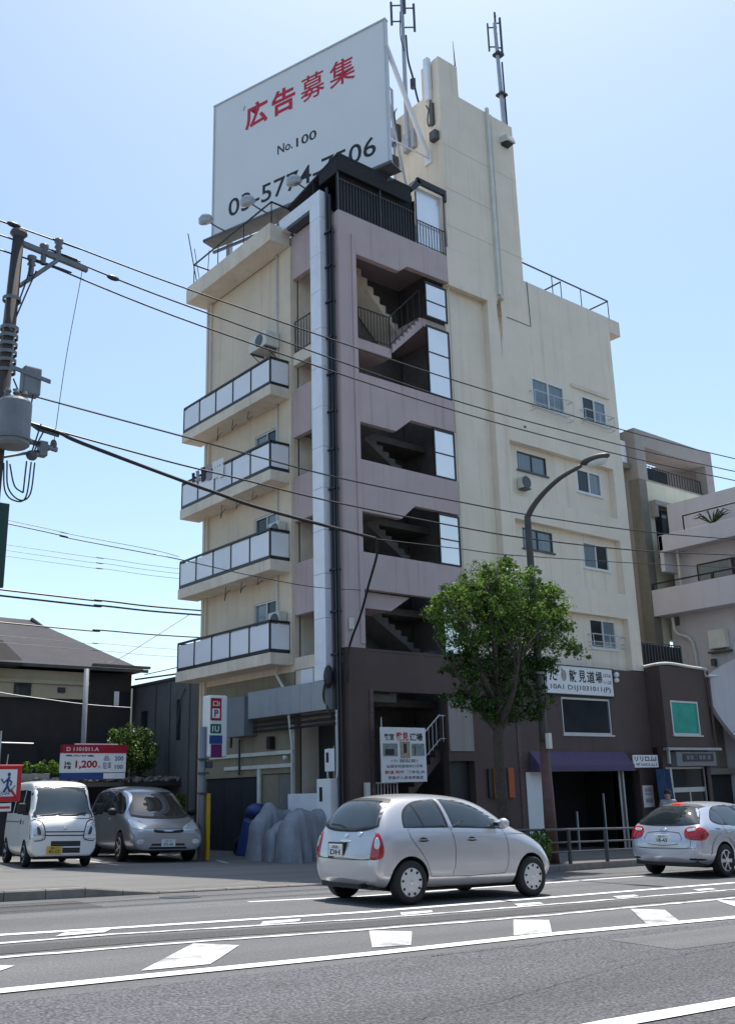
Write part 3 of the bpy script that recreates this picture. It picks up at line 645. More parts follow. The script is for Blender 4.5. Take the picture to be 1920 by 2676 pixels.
# lower side wall doors, hood
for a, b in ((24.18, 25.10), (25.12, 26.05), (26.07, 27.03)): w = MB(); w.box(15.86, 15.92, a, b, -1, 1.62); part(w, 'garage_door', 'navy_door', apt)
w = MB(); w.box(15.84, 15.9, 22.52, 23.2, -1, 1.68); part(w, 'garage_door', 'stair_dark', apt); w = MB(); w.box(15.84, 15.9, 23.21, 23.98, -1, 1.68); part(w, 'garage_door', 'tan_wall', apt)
w = MB(); w.box(16.6, 16.7, 20.3, 22.5, -1, 3.0); part(w, 'recess_wall', 'dark_door', apt)
w = MB(); w.box(15.73, 15.80, 22.36, 26.9, 2.2, 2.3); w.box(15.74, 15.80, 22.36, 25.9, 1.85, 1.95); w.box(15.75, 15.8, 24.0, 24.14, -1, 1.85); part(w, 'door_hood', 'offwhite', apt)
w = MB(); w.box(15.785, 15.84, 22.365, 22.515, -1, 3.0); part(w, 'door_post', 'offwhite', apt)
w = MB(); w.box(15.84, 16.0, 20.47, 22.35, 3.97, 4.42); part(w, 'upper_wall', 'soffit', apt)
for a, b in ((20.95, 21.35), (21.5, 22.05)): m = MB(); m.box(15.79, 15.84, a, b, 4.0, 4.4); part(m, 'fanlight', 'frosted', apt)
w = MB(); w.box(16.3, 20.2, 20.7, 22.3, -1.3, .25); flight(17.2, .3, 19.25, 2.2, 20.3, 21.3, 10, 'entrance_stair', 'brown'); part(w, 'entrance_floor', 'dark_door', apt)
railing('entrance_railing', apt, (18.16, 20.05, 1.7), (19.03, 20.05, 2.42), .72, 6, 'alu', .01); railing('entrance_railing', apt, (19.03, 20.05, 2.42), (19.26, 20.05, 2.42), .7, 2, 'alu', .01)
railing('entrance_railing', apt, (16.65, 20.05, -.5), (17.4, 20.05, -.5), 1.86, 7, 'alu', .012)
# ------------------------------------------------------------------ rooftop billboard
BO = Vector((15.81, 27.3, 20.35)); BU = Vector((.2946, -.9556, 0)).normalized(); BZ = Vector((0, 0, 1)); BN = BU.cross(BZ)
if BN.x > 0: BN = -BN
def bpt(u, z, d=0): return BO+BU*u+BZ*(z-20.35)+BN*d
bb = root('rooftop_billboard', 'large white rooftop billboard with red and black lettering, seeking advertisers', 'billboard', tuple(BO))
m = MB(); m.obox(bpt(3.76, 23.1, -.06), BU, BZ, BN, 3.765, 2.75, .06); part(m, 'panel', 'billboard', bb)
m = MB()
for (u, z, a, b) in ((3.76, 25.83, 3.79, .03), (3.76, 20.37, 3.79, .03), (.02, 23.1, .03, 2.75), (7.5, 23.1, .03, 2.75)): m.obox(bpt(u, z, -.05), BU, BZ, BN, a, b, .085)
part(m, 'edge_trim', 'alu', bb)
UU = BU                                      # reads left to right along BU, seen from -BN... flip handled by U x V
def blet(s, u, z, h, w, ink, bold, slant=0):
    m = MB(); v, f = text_mesh(s, bold); a, b = v.min(0), v.max(0); sz = b-a
    m.add([bpt(u+float(p[0]-a[0])/sz[0]*w+slant*float(p[1]-a[1])/sz[1]*h, z+float(p[1]-a[1])/sz[1]*h, .006) for p in v], f); return part(m, 'lettering', ink, bb, fix=False)
for s, u, w in (('広', 1.5, 1.04), ('告', 2.72, 1.05), ('募', 4.0, 1.03), ('集', 5.24, 1.05)): blet(s, u, 24.1, 1.02, w, 'red_ink', .028 if s in '広告' else .008)
blet('No.', 2.98, 22.50, .36, .66, 'black_ink', .012); blet('100', 3.80, 22.46, .36, .86, 'black_ink', .012)
blet('03-5774-7506', .76, 20.85, .71, 6.25, 'black_ink', .008)
m = MB(); m.obox(bpt(1.45, 25.1, .004), (BU*.5+BZ*.86).normalized(), (BZ*.5-BU*.86).normalized(), BN, .09, .015, .002); part(m, 'lettering', 'black_ink', bb)
m = MB()
for u in (.65, 2.9, 5.2, 7.2): m.obox(bpt(u, 19.2, -.2), BU, BZ, BN, .08, 1.2, .08); m.tube([bpt(u, 24.5, -.12), bpt(u, 18.1, -2.3)], .05, 6)
for z in (21, 22.7, 24.4): m.obox(bpt(3.76, z, -.16), BU, BZ, BN, 3.7, .05, .04)
part(m, 'support_frame', 'galv', bb)
m = MB(); m.obox(bpt(4.05, 19.80, .33), BU, BZ, BN, 3.9, .02, .29); m.obox(bpt(4.05, 19.84, .62), BU, BZ, BN, 3.9, .04, .012); m.obox(bpt(4.05, 19.46, .3), BU, BZ, BN, 3.7, .04, .04); part(m, 'catwalk', 'catwalk_grey', bb)
m = MB(); m.tube([bpt(7.5, 24.86, 0), (20.28, 20.68, 21.8)], .085, 8); m.tube([bpt(7.5, 21.25, 0), (20.28, 20.66, 21.75)], .035, 6); m.obox((20.27, 20.68, 21.75), (0, 1, 0), (0, 0, 1), (1, 0, 0), .16, .22, .03); part(m, 'tower_brace', 'duct', bb)
for i, (u, lab) in enumerate(((.77, 'billboard floodlight on a curved arm beyond the billboard edge, farthest left'), (2.64, 'billboard floodlight on an arm in front of the digit three'), (4.58, 'billboard floodlight on an arm in front of the third phone digit group'))):
    l = root('billboard_floodlight', lab, 'floodlight', tuple(bpt(u+.4, 19.86, .6)), 'floodlights of the billboard')
    m = MB(); m.tube(catmull([bpt(u+.4, 19.86, .6), bpt(u+.25, 19.95, .9), bpt(u+.1, 20.08, 1.12)], 4), .028, 6); part(m, 'arm', 'steel_dark', l)
    m = MB(); ax = (BN*-.75+BZ*-.45+BU*-.3).normalized()
    m.lathe([(.0, .13), (.12, .11), (.23, .02), (.27, -.12), (.24, -.14), (.0, -.14)], bpt(u, 20.22, 1.2), -ax, 18); part(m, 'lamp_head', 'galv', l, smooth=True)
# ------------------------------------------------------------------ aerials
def mast(name, lab, base, top, arms, r=.09):
    a = root(name, lab, 'antenna', base); b, t = Vector(base), Vector(top)
    m = MB(); m.tube([b, b+(t-b)*.5, t], [r, r*.85, r*.7], 10); part(m, 'mast', 'galv', a)
    for dx, dy, z0, z1, rr in arms:
        m = MB(); q = Vector((b.x+dx, b.y+dy, 0)); m.tube([(q.x, q.y, z0), (q.x, q.y, z1)], rr, 8); part(m, 'aerial', 'steel_dark', a)
        m = MB()
        for z in (z0+.15*(z1-z0), z0+.85*(z1-z0)): m.tube([(b.x, b.y, z), (q.x, q.y, z)], .03, 6)
        part(m, 'bracket', 'steel_dark', a)
    return a
a = mast('rooftop_antenna', 'slim grey antenna mast with three dark aerials just behind the billboard', (20.12, 21.5, 22.6), (20.12, 21.5, 29.3), ((-.30, .25, 27.75, 28.75, .045), (.33, -.27, 27.45, 28.65, .045), (.03, -.1, 28.2, 29.4, .055)))
m = MB(); m.tube(catmull([(20.45, 21.7, 27.6), (20.4, 21.6, 26.5), (20.5, 21.5, 25.7), (20.62, 21.45, 24.9), (20.75, 21.35, 24.2)], 6), .04, 6); m.tube(catmull([(19.75, 21.2, 27.9), (19.8, 21.3, 27.0), (20.05, 21.4, 26.5)], 6), .02, 5); m.box(20.42, 20.54, 21.4, 21.56, 25.2, 25.6); part(m, 'cable', 'pipe_black', a)
m = MB(); m.obox((20.22, 21.5, 22.9), (0, 1, 0), (0, 0, 1), (1, 0, 0), .28, .35, .08); part(m, 'clamp', 'galv', a)
a = mast('rooftop_antenna', 'grey antenna mast with a rectangular frame of dark aerials on the tower corner', (23.8, 20.25, 24.3), (23.68, 20.25, 28.9), ((-.27, .22, 27.7, 28.95, .035), (.1, -.08, 27.6, 29.2, .045), (-.04, .03, 28.3, 29.45, .04)))
m = MB(); m.tube([(23.9, 20.2, 24.4), (23.88, 20.2, 27.2)], .035, 6); m.box(23.62, 23.95, 20.1, 20.4, 25.7, 25.78); m.box(23.6, 23.92, 20.1, 20.4, 27.45, 27.55); part(m, 'cable', 'pipe_black', a)
m = MB(); m.tube([(21.28, 20.1, 24.27), (21.24, 20.1, 25.6), (21.2, 20.1, 26.65)], [.035, .03, .008], 6); thing(m, 'lightning_rod', 'steel_dark', 'thin dark lightning rod rising beside the cream box on the tower', 'lightning rod')
a = root('sector_antenna', 'pale flat sector antenna strapped to the left face of the tower top', 'antenna', (20.25, 20.45, 23.2))
m = MB(); m.box(20.12, 20.30, 20.35, 20.58, 23.9, 25.62); part(m, 'panel', 'duct', a, bevel=.03)
m = MB(); m.box(20.2, 20.3, 20.3, 20.45, 22.9, 23.75); m.tube(catmull([(20.24, 20.4, 23.9), (20.2, 20.55, 23.2), (20.22, 20.5, 22.9), (20.24, 20.42, 23.3), (20.22, 20.6, 23.8)], 5), .025, 6); part(m, 'cable_box', 'steel_dark', a)
a = root('wall_cabinet', 'small dark grey equipment boxes bolted to the left face of the tower', 'cabinet', (20.28, 20.3, 22.3))
m = MB(); m.box(20.1, 20.3, 20.12, 20.42, 22.2, 22.55); part(m, 'box', 'steel_dark', a, bevel=.02)
m = MB(); m.box(20.12, 20.3, 22.0, 22.35, 23.2, 23.9); part(m, 'box', 'steel_dark', a, bevel=.02)
a = root('rooftop_antenna', 'low cluster of thin pipes and aerials between billboard edge and tower', 'antenna', (20.1, 22.3, 22.0))
m = MB(); m.tube([(20.1, 22.2, 21.5), (20.1, 22.2, 25.4), (19.8, 22.2, 25.5)], .05, 8); m.tube([(19.7, 22.3, 24.6), (19.72, 22.3, 25.4)], .05, 6); part(m, 'mast', 'galv', a)
m = MB(); m.tube(catmull([(20.2, 22.1, 24.6), (20.0, 22.0, 24.2), (20.15, 22.1, 23.5), (20.0, 22.2, 23.0)], 5), .035, 6); m.box(19.9, 20.2, 22.1, 22.4, 22.2, 22.6); part(m, 'cable', 'steel_dark', a)
a = root('floodlight', 'small box floodlight on the upper right of the tower front', 'floodlight', (23.4, 19.95, 23.3))
m = MB(); m.hexa([(23.22, 19.62, 23.22), (23.62, 19.62, 23.22), (23.62, 20.0, 23.32), (23.22, 20.0, 23.32), (23.22, 19.7, 23.5), (23.62, 19.7, 23.5), (23.62, 20.0, 23.55), (23.22, 20.0, 23.55)]); part(m, 'housing', 'offwhite', a, bevel=.01)
m = MB(); m.hexa([(23.25, 19.615, 23.24), (23.59, 19.615, 23.24), (23.59, 19.98, 23.20), (23.25, 19.98, 23.20), (23.25, 19.617, 23.245), (23.59, 19.617, 23.245), (23.59, 19.98, 23.318), (23.25, 19.98, 23.318)]); part(m, 'lens', 'black', a)
m = MB(); m.tube([(15.2, 27.2, 18.2), (14.9, 27.4, 20.2)], .02, 5); m.tube([(15.1, 26.9, 18.3), (15.0, 27.1, 19.5)], .014, 5); m.tube([(15.25, 26.6, 18.2), (15.3, 26.6, 19.3)], .014, 5); thing(m, 'roof_aerial', 'steel_dark', 'thin crossed rods leaning over the left roof corner', 'aerial')
# ------------------------------------------------------------------ fittings hanging on the building
def ac(lab, x, y, z, ax='y', w=.8, h=.55, d=.3, group='outdoor air conditioning units'):
    a = root('air_conditioner', lab, 'air conditioner', (x, y, z), group)
    m = MB()
    if ax == 'y': m.box(x-d, x, y, y+w, z, z+h)
    else: m.box(x, x+w, y-d, y, z, z+h)
    part(m, 'casing', 'offwhite', a, bevel=.02)
    m = MB()
    if ax == 'y': m.lathe([(.0, .012), (.2, .012), (.21, 0)], (x-d, y+w*.4, z+h*.5), (-1, 0, 0), 18)
    else: m.lathe([(.0, .012), (.2, .012), (.21, 0)], (x+w*.4, y-d, z+h*.5), (0, -1, 0), 18)
    part(m, 'fan_grille', 'steel_dark', a)
    m = MB()
    if ax == 'y':
        for yy in (y+.1, y+w-.1): m.box(x-d, x+.0, yy-.02, yy+.02, z-.05, z-.005); m.tube([(x-d+.02, yy, z-.03), (x-.01, yy, z-.32)], .015, 5)
    else: m.box(x+.05, x+w-.05, y-d, y, z-.04, z-.003)
    part(m, 'bracket', 'steel_dark', a); return a
ac('cream air conditioner hung on brackets above the topmost side balcony', 15.72, 22.95, 14.35, 'y', .95, .5, .5)
ac('small cream fan unit on the street front beside the lamp arm', 23.1, 20.22, 10.42, 'x', .42, .36, .25)
for zz, lab in ((8.43, 'air conditioner standing on the third balcony from the top by the window'), (5.80, 'air conditioner standing on the lowest side balcony by the window')):
    ac(lab, 15.72, 22.6, zz-.2, 'y', .55, .5, .28)
# laundry on a balcony
a = root('laundry', 'white and dark washing hung over the rail of the second balcony from the top', 'laundry', (15.1, 25.8, 11))
rg = random.Random(3)
for i, (y, m_, h, w_) in enumerate(((25.0, 'white', .62, .3), (25.35, 'white', .55, .28), (25.75, 'cloth', .5, .26), (26.1, 'cloth_dark', .45, .3), (26.45, 'cloth', .38, .28), (26.75, 'cloth_dark', .32, .22))):
    m = MB(); n = 6; V = []; F = []
    for r in range(5):
        for c in range(n): V.append((15.04+.02*math.sin(c*2.1+i)-.02*(r == 0), y+w_*c/(n-1)+rg.uniform(-.01, .01), 11.12+.12-h*r/4+rg.uniform(-.02, .02)))
    for r in range(4): F += [(r*n+c, r*n+c+1, (r+1)*n+c+1, (r+1)*n+c) for c in range(n-1)]
    m.add(V, F); part(m, 'garment', m_, a, smooth=True)
# debris / wires under balconies
for k, zt in enumerate((8.43, 11.08, 13.73)):
    for i in range(3):
      m = MB(); y = 23.4+i*.9+k*.3; m.tube(catmull([(15.3, y, zt-1.22), (15.35, y+.15, zt-1.42-.1*i), (15.5, y+.3, zt-1.35), (15.6, y+.25, zt-1.24)], 4), .012, 5)
      thing(m, 'loose_wire', 'steel_dark', ['loose thin wires hanging under the third balcony from the top', 'loose thin wires hanging under the second balcony from the top', 'loose dark wires hanging under the topmost balcony'][k].replace('wires', 'wire')+[', nearest the street', ', in the middle of three', ', farthest from the street'][i], 'wire', 'loose wires under the balconies')
# meter boxes etc on the lower side wall
def cabinet(name, lab, cat, bx, m_='offwhite', extra=None, group=None):
    a = root(name, lab, cat, (bx[0], bx[2], bx[4]), group); m = MB(); m.box(*bx); part(m, 'casing', m_, a, bevel=.012)
    if extra: m = MB(); m.box(*extra); part(m, 'display', 'black', a)
    return a
cabinet('meter_box', 'white electric meter box high beside the side entrance', 'meter box', (15.62, 15.80, 20.4, 20.80, 1.68, 2.24), 'duct', (15.612, 15.62, 20.62, 20.72, 1.9, 2.15))
cabinet('meter_cabinet', 'tall white cabinet below the meter box at the corner', 'cabinet', (15.45, 15.80, 20.35, 20.92, .0, 1.5), 'white', (15.442, 15.45, 20.68, 20.8, .95, 1.3))
a = cabinet('distribution_box', 'tan distribution box with a curved conduit on the side entrance wall', 'cabinet', (16.35, 16.6, 20.85, 21.4, 1.5, 2.35), 'tan_box', (16.33, 16.348, 21.05, 21.12, 1.7, 2.0))
m = MB(); m.tube(catmull([(16.3, 21.5, 2.3), (16.25, 21.5, 1.6), (16.2, 21.3, 1.42), (15.9, 20.8, 1.45), (15.66, 20.35, 1.5), (15.65, 20.3, 1.9), (15.65, 20.3, 3.2)], 6), .03, 6); part(m, 'conduit', 'offwhite', a)
cabinet('steel_cabinet', 'low grey steel cabinet behind the tarpaulin covers', 'cabinet', (15.6, 16.1, 21.05, 22.42, -.6, 1.15), 'duct')
a = cabinet('shutter_box', 'dark grey metal box on the side wall at the duct end', 'box', (15.35, 15.79, 24.22, 25.22, 2.76, 3.87), 'grey_box')
m = MB(); m.tube([(15.6, 25.3, 3.2), (15.75, 25.5, 3.3), (15.78, 25.6, 2.5)], .03, 6); part(m, 'conduit', 'pipe_black', a)
a = root('wall_lamp', 'small dark lamp bracket on the side wall under the duct', 'lamp', (15.75, 23.4, 2.3)); m = MB(); m.box(15.6, 15.79, 23.3, 23.45, 2.35, 2.7); part(m, 'housing', 'black', a, bevel=.01); m = MB(); m.lathe([(0, .0), (.05, .02), (.06, .1), (0, .12)], (15.7, 22.6, 2.1), (-1, 0, 0), 10); part(m, 'lens', 'lamp_glass', a)
# cable junction at the corner
m = MB(); m.ell((15.5, 20.42, 4.05), (.13, .13, .3), 10, 8); m.tube(catmull([(15.5, 20.4, 4.3), (15.4, 20.5, 3.7), (15.45, 20.52, 3.4), (15.6, 20.4, 3.0)], 5), .03, 6); thing(m, 'cable_joint', 'pipe_black', 'black bundled cable joint clamped at the foot of the exhaust duct', 'cable joint', smooth=True)
m = MB(); m.box(15.86, 15.98, 19.9, 19.98, 5.25, 5.55); thing(m, 'junction_box', 'offwhite', 'small white junction box on the mauve corner pillar', 'junction box', bevel=.01)
# ------------------------------------------------------------------ signs of the shops
X3, Z3 = (1, 0, 0), (0, 0, 1)
a = root('shop_sign', 'long white shop sign with black brush lettering above the shop window', 'sign', (23.43, 19.9, 3.9))
m = MB(); m.box(23.43, 26.68, 19.88, 19.96, 3.9, 4.76); part(m, 'board', 'white', a); m = MB(); m.box(23.4, 26.72, 19.86, 19.97, 4.762, 4.79); m.box(23.4, 26.72, 19.86, 19.97, 3.87, 3.898); m.box(26.682, 26.72, 19.86, 19.97, 3.9, 4.76); part(m, 'frame', 'black', a)
m = MB()
for s, x, w_ in (('た', 23.55, .36), ('散', 24.5, .38), ('見', 24.95, .36), ('道', 25.36, .4), ('場', 25.8, .34)): lettering(m, s, (x, 19.88, 4.28), X3, Z3, .38, w_, .02)
lettering(m, '10A1 D1J1031011(P)', (23.58, 19.88, 3.99), X3, Z3, .19, 2.95, .012)
part(m, 'lettering', 'black_ink', a, fix=False); m = MB(); lettering(m, 'ばは', (26.2, 19.88, 4.5), X3, Z3, .12, .4, .01); lettering(m, 'いは', (26.2, 19.88, 4.28), X3, Z3, .12, .4, .01); part(m, 'lettering', 'sign_purple', a, fix=False)
m = MB(); m.ell((24.24, 19.878, 4.46), (.13, .004, .18), 14, 8); part(m, 'emblem', 'photo_tan', a)
a = root('spotlight', 'small white spotlight at the right end of the long shop sign', 'spotlight', (26.8, 19.9, 4.6)); m = MB(); m.ell((26.8, 19.8, 4.6), (.08, .1, .09)); m.ell((26.8, 19.82, 4.42), (.08, .1, .08)); part(m, 'lamp_head', 'white', a, smooth=True); m = MB(); m.tube([(26.8, 19.86, 4.65), (26.8, 20, 4.7)], .02, 6); part(m, 'arm', 'steel_dark', a)
a = root('awning', 'purple fabric awning over the dark shop front', 'awning', (22.6, 19.5, 1.5))
m = MB(); a0, a1, af = 22.5, 27.05, 19.62; m.add([(a0, 19.96, 2.16), (a1, 19.96, 2.14), (a1, af, 1.74), (a0, af, 1.76), (a0, af, 1.58), (a1, af, 1.56)], [(0, 1, 2, 3), (3, 2, 5, 4)]); m.add([(a0, 19.96, 2.16), (a0, af, 1.76), (a0, af, 1.58), (a0, 19.96, 1.58)], [(0, 1, 2, 3)]); m.add([(a1, 19.96, 2.14), (a1, af, 1.74), (a1, af, 1.56), (a1, 19.96, 1.56)], [(0, 3, 2, 1)]); cl = part(m, 'canopy', 'awning', a, fix=False); sm = cl.modifiers.new('s', 'SOLIDIFY'); sm.thickness = .015
m = MB(); lettering(m, 'いけ甲ン', (25.6, af-.009, 1.6), X3, Z3, .1, .7, .01); part(m, 'lettering', 'white_plain', a, fix=False)
m = MB(); m.tube([(22.55, 19.66, 1.6), (22.55, 20, 1.9)], .015, 5); m.tube([(27.0, 19.66, 1.6), (27.0, 20, 1.9)], .015, 5); m.tube([(22.52, 19.65, 1.6), (27.03, 19.65, 1.58)], .015, 5); part(m, 'frame', 'galv', a)
a = root('shop_sign', 'small white banner with bold black characters right of the purple awning', 'sign', (27.35, 19.8, 1.67)); m = MB(); m.box(27.08, 28.4, 19.66, 19.7, 1.66, 2.05); part(m, 'board', 'white', a); m = MB(); lettering(m, 'リリロムI', (27.14, 19.66, 1.85), X3, Z3, .16, 1.16, .03); lettering(m, 'ザ10ロム1', (27.18, 19.66, 1.70), X3, Z3, .1, 1.12, .015); part(m, 'lettering', 'black_ink', a, fix=False)
a = root('notice', 'white paper notice with grey print on the wall by the blue curtain', 'notice', (27.83, 19.96, .4)); m = MB(); m.box(27.83, 28.4, 19.955, 19.966, .42, 1.1); part(m, 'sheet', 'white', a); m = MB()
for z in (.95, .9, .8, .6, .55): lettering(m, '回日目田', (27.95, 19.955, z), X3, Z3, .06 if z > .7 else .09, .36, .01)
part(m, 'lettering', 'grey_ink', a, fix=False)
a = root('property_poster', 'white estate poster with photos and rows of text by the entrance stairs', 'poster', (16.62, 19.7, 1.36))
m = MB(); m.box(16.62, 18.17, 19.72, 19.76, 1.37, 2.75); part(m, 'board', 'white', a, bevel=.004)
m = MB()
for s, x, z, h, w_, b in (('教室', 16.73, 2.42, .17, .34, .02), ('道場', 17.6, 2.41, .2, .46, .03)): lettering(m, s, (x, 19.72, z), X3, Z3, h, w_, b)
part(m, 'lettering', 'black_ink', a, fix=False); m = MB(); lettering(m, '散見', (17.14, 19.72, 2.41), X3, Z3, .22, .42, .03); lettering(m, '鉄道 駅歩', (16.72, 19.72, 1.575), X3, Z3, .09, .66, .02); part(m, 'lettering', 'red_ink', a, fix=False); m = MB()
lettering(m, '1T/ 間取貸1', (16.95, 19.72, 1.86), X3, Z3, .085, .9, .015); lettering(m, '賃貸住宅管理仲介不動', (16.78, 19.72, 1.725), X3, Z3, .085, 1.25, .015); lettering(m, '敷金礼金', (17.45, 19.72, 1.575), X3, Z3, .09, .66, .02); lettering(m, '募集中入居者募集室', (16.82, 19.72, 1.44), X3, Z3, .085, 1.22, .015); part(m, 'lettering', 'grey_ink', a, fix=False)
for x0, x1, z0, z1, mm in ((16.68, 17.17, 2.02, 2.34, 'photo_grey'), (17.26, 17.6, 1.97, 2.39, 'photo_tan'), (17.66, 18.11, 2.03, 2.34, 'photo_grey')): m = MB(); m.box(x0, x1, 19.712, 19.719, z0, z1); part(m, 'photo', mm, a)
m = MB(); m.box(17.38, 17.48, 19.708, 19.7115, 2.1, 2.34); m.box(16.75, 17.05, 19.708, 19.7115, 2.05, 2.2); m.box(17.75, 17.78, 19.708, 19.7115, 2.05, 2.3); part(m, 'photo', 'black_ink', a)
m = MB(); m.tube([(16.7, 19.78, 1.38), (16.7, 19.78, 3.0)], .015, 5); m.tube([(18.1, 19.78, 1.4), (18.1, 19.98, 1.4)], .015, 5); part(m, 'bracket', 'alu', a)
for x0, x1, lab in ((20.86, 21.08, 'orange hanging panel left of the street tree trunk'), (21.45, 21.68, 'orange hanging panel right of the street tree trunk')):
    m = MB(); m.box(x0, x1, 19.86, 19.96, .88, 1.7); wp = thing(m, 'wall_panel', 'orange', lab, 'panel', bevel=.006); m = MB(); m.box(x0-.18, x0-.002, 19.9, 19.96, .9, 1.68); part(m, 'backing', 'dark_door', wp)
m = MB(); m.box(16.2, 16.34, 19.85, 19.95, -.5, 1.38); thing(m, 'mail_post', 'offwhite', 'narrow pale grey post box column at the brown corner', 'post box', bevel=.008)
# ------------------------------------------------------------------ brown corner shop bay
bay = root('shop_bay', 'dark brown two storey shop bay with turquoise window right of the tower block', 'building', (28.62, 19.4, -1))
FB = lambda u, v, d: (u, 19.39+d, v)
m = MB(); holed(m, FB, 28.62, 31.3, 2.3, 4.97, [(29.02, 30.63, 2.69, 3.82)], 0, .2); holed(m, FB, 28.62, 31.3, -2, 2.299, [(28.75, 31.1, -3, 1.66)], .25, .4); m.box(28.62, 28.8, 19.6, 22.8, 2.3, 4.96); m.box(31.1, 31.3, 19.6, 24, -2, 4.96); m.box(28.8, 31.1, 19.6, 24, 4.6, 4.9); part(m, 'wall', 'brown', bay)
m = MB()
for k in range(9): pass
cp = catmull([(28.6, 19.99, 4.98), (28.64, 19.36, 5.02), (29.3, 19.33, 5.05), (30.4, 19.33, 5.0), (31.33, 19.33, 4.98)], 5)
m.tube(cp, .05, 6); part(m, 'coping', 'offwhite', bay)
window(bay, FB, 29.02, 30.63, 2.69, 3.82, .02, ('glass_teal',), 'alu', .06)
m = MB(); m.box(28.5, 31.65, 19.28, 19.5, 2.19, 2.28); m.box(28.52, 28.6, 19.3, 19.38, 1.75, 2.19); part(m, 'shutter_case', 'galv', bay, bevel=.01)
m = MB(); m.box(29.05, 31.4, 19.38, 19.62, 1.68, 2.15); sgb = part(m, 'sign_board', 'grey_box', bay, bevel=.008); m = MB(); m.box(29.4, 31.2, 19.36, 19.378, 1.83, 2.08); part(m, 'sign_slot', 'black', sgb); m = MB(); lettering(m, '■■口 ■■ ■', (29.6, 19.36, 1.88), X3, Z3, .15, 1.4); part(m, 'lettering', 'grey_ink', sgb, fix=False)
m = MB(); holed(m, lambda u, v, d: (u, 19.7+d, v), 29.08, 31.15, -1.6, 1.66, [(29.15, 31.05, 1.0, 1.6), (29.2, 30.08, -1.5, .85), (30.14, 31.02, -1.5, .85)], 0, .06); m.box(28.72, 29.07, 19.66, 19.7, .9, 1.66); m.box(28.95, 29.06, 19.62, 19.7, -1.5, 1.66); dfr = part(m, 'shop_door', 'alu', bay)
m = MB(); m.box(29.1, 31.12, 19.73, 19.74, -1.5, 1.62); part(m, 'pane', 'glass_dark', dfr)
m = MB()
n = 14; V = []; F = []
for i in range(n+1): xx = 28.05+.75*i/n; V += [(xx, 19.55+.05*math.sin(i*2.3), 1.6), (xx+.12, 19.5+.07*math.sin(i*2.3+.5), -.9)]
for i in range(n): F.append((2*i, 2*i+2, 2*i+3, 2*i+1))
m.add(V, F); cu = part(m, 'blue_curtain', 'blue_curtain', bay, smooth=True); cu.modifiers.new('s', 'SOLIDIFY').thickness = .01
m = MB(); m.tube([(31.33, 19.3, 4.9), (31.33, 19.3, 2.3)], .04, 6); part(m, 'drainpipe', 'brown', bay)
m = MB(); m.lathe([(0, .06), (.2, .03), (.22, -.02), (0, -.05)], (31.4, 19.2, 4.72), (0, 0, 1), 14); m.tube([(31.35, 19.4, 4.8), (31.4, 19.2, 4.78)], .02, 5); part(m, 'lamp', 'white', bay)
railing('terrace_railing', bay, (28.9, 20.3, 4.9), (31.4, 20.3, 4.9), 1.0, 14, 'steel_dark', .02); m = MB(); m.box(28.9, 31.4, 20.34, 20.36, 4.95, 5.85); part(m, 'terrace_screen', 'hull', bay)
# potted thing on terrace, chair
# ------------------------------------------------------------------ neighbour on the right: grey block
R1 = root('grey_apartment_block', 'grey brown apartment block with an open roof loggia behind the shop bay', 'building', (32.5, 22, -1))
F1 = lambda u, v, d: (u, 22+d, v)
m = MB(); holed(m, F1, 32.45, 38.05, 12.95, 15.1, [(33.08, 37.48, 13.0, 14.4)], 0, .5); m.box(32.45, 32.95, 22.5, 30, -1, 15.08); m.box(37.6, 38.05, 22.5, 26.5, 12.9, 15.08); m.box(32.95, 37.6, 25.8, 26.3, 12.9, 13.6); m.box(32.95, 37.6, 26.0, 26.3, 14.6, 15.08)
m.box(33, 37.6, 22.5, 23.4, 14.45, 15.05); m.box(33, 35.4, 24.3, 25.8, 14.5, 15.0); m.box(33, 37.6, 22.4, 26, 12.7, 12.94); part(m, 'upper_wall', 'grey_wall_pale', R1)
m = MB(); holed(m, F1, 32.95, 44, -1, 12.95, [(33.3, 34.4, 9.8, 11.85), (33.4, 34.6, 4.0, 6.5)], .03, .3); part(m, 'front_wall', 'lime_wall', R1)
m = MB(); m.box(32.44, 32.94, 22.0, 22.49, -1, 12.94); part(m, 'corner_pier', 'olive_wall', R1)
window(R1, F1, 33.3, 34.4, 9.8, 11.85, .1, ('glass_dark', 'glass_curtain'), 'steel_dark')
m = MB(); m.box(33.02, 35.2, 21.72, 22.02, 11.87, 12.08); m.box(33.02, 33.2, 21.75, 22.02, 11.4, 11.87); part(m, 'window_hood', 'grey_wall_pale', R1)
railing('loggia_railing', R1, (33.1, 22.3, 13.0), (37.4, 22.3, 13.0), .75, 22, 'black', .02); m = MB(); m.box(33.1, 35.0, 22.34, 22.36, 13, 13.7); part(m, 'loggia_screen', 'black', R1)
m = MB(); m.box(31.0, 32.3, 22.6, 24, 14.6, 15.3); m.box(31.2, 32.38, 22.3, 23.6, 13.4, 13.62); m.box(30.9, 32.4, 23, 30, -1, 13.4); part(m, 'link_block', 'olive_wall', R1)
m = MB(); m.box(31.35, 32.35, 22.4, 22.44, 13.62, 14.6); part(m, 'balcony_screen', 'frosted', R1)
m = MB(); m.box(33.6, 34.6, 21.95, 22.0, 4.0, 6.5); part(m, 'dark_opening', 'black_matte', R1)
m = MB(); m.tube([(31.9, 22.7, 15.2), (31.92, 22.7, 15.8), (32.05, 22.7, 16.3)], .035, 6); part(m, 'vent_pipe', 'steel_dark', R1)
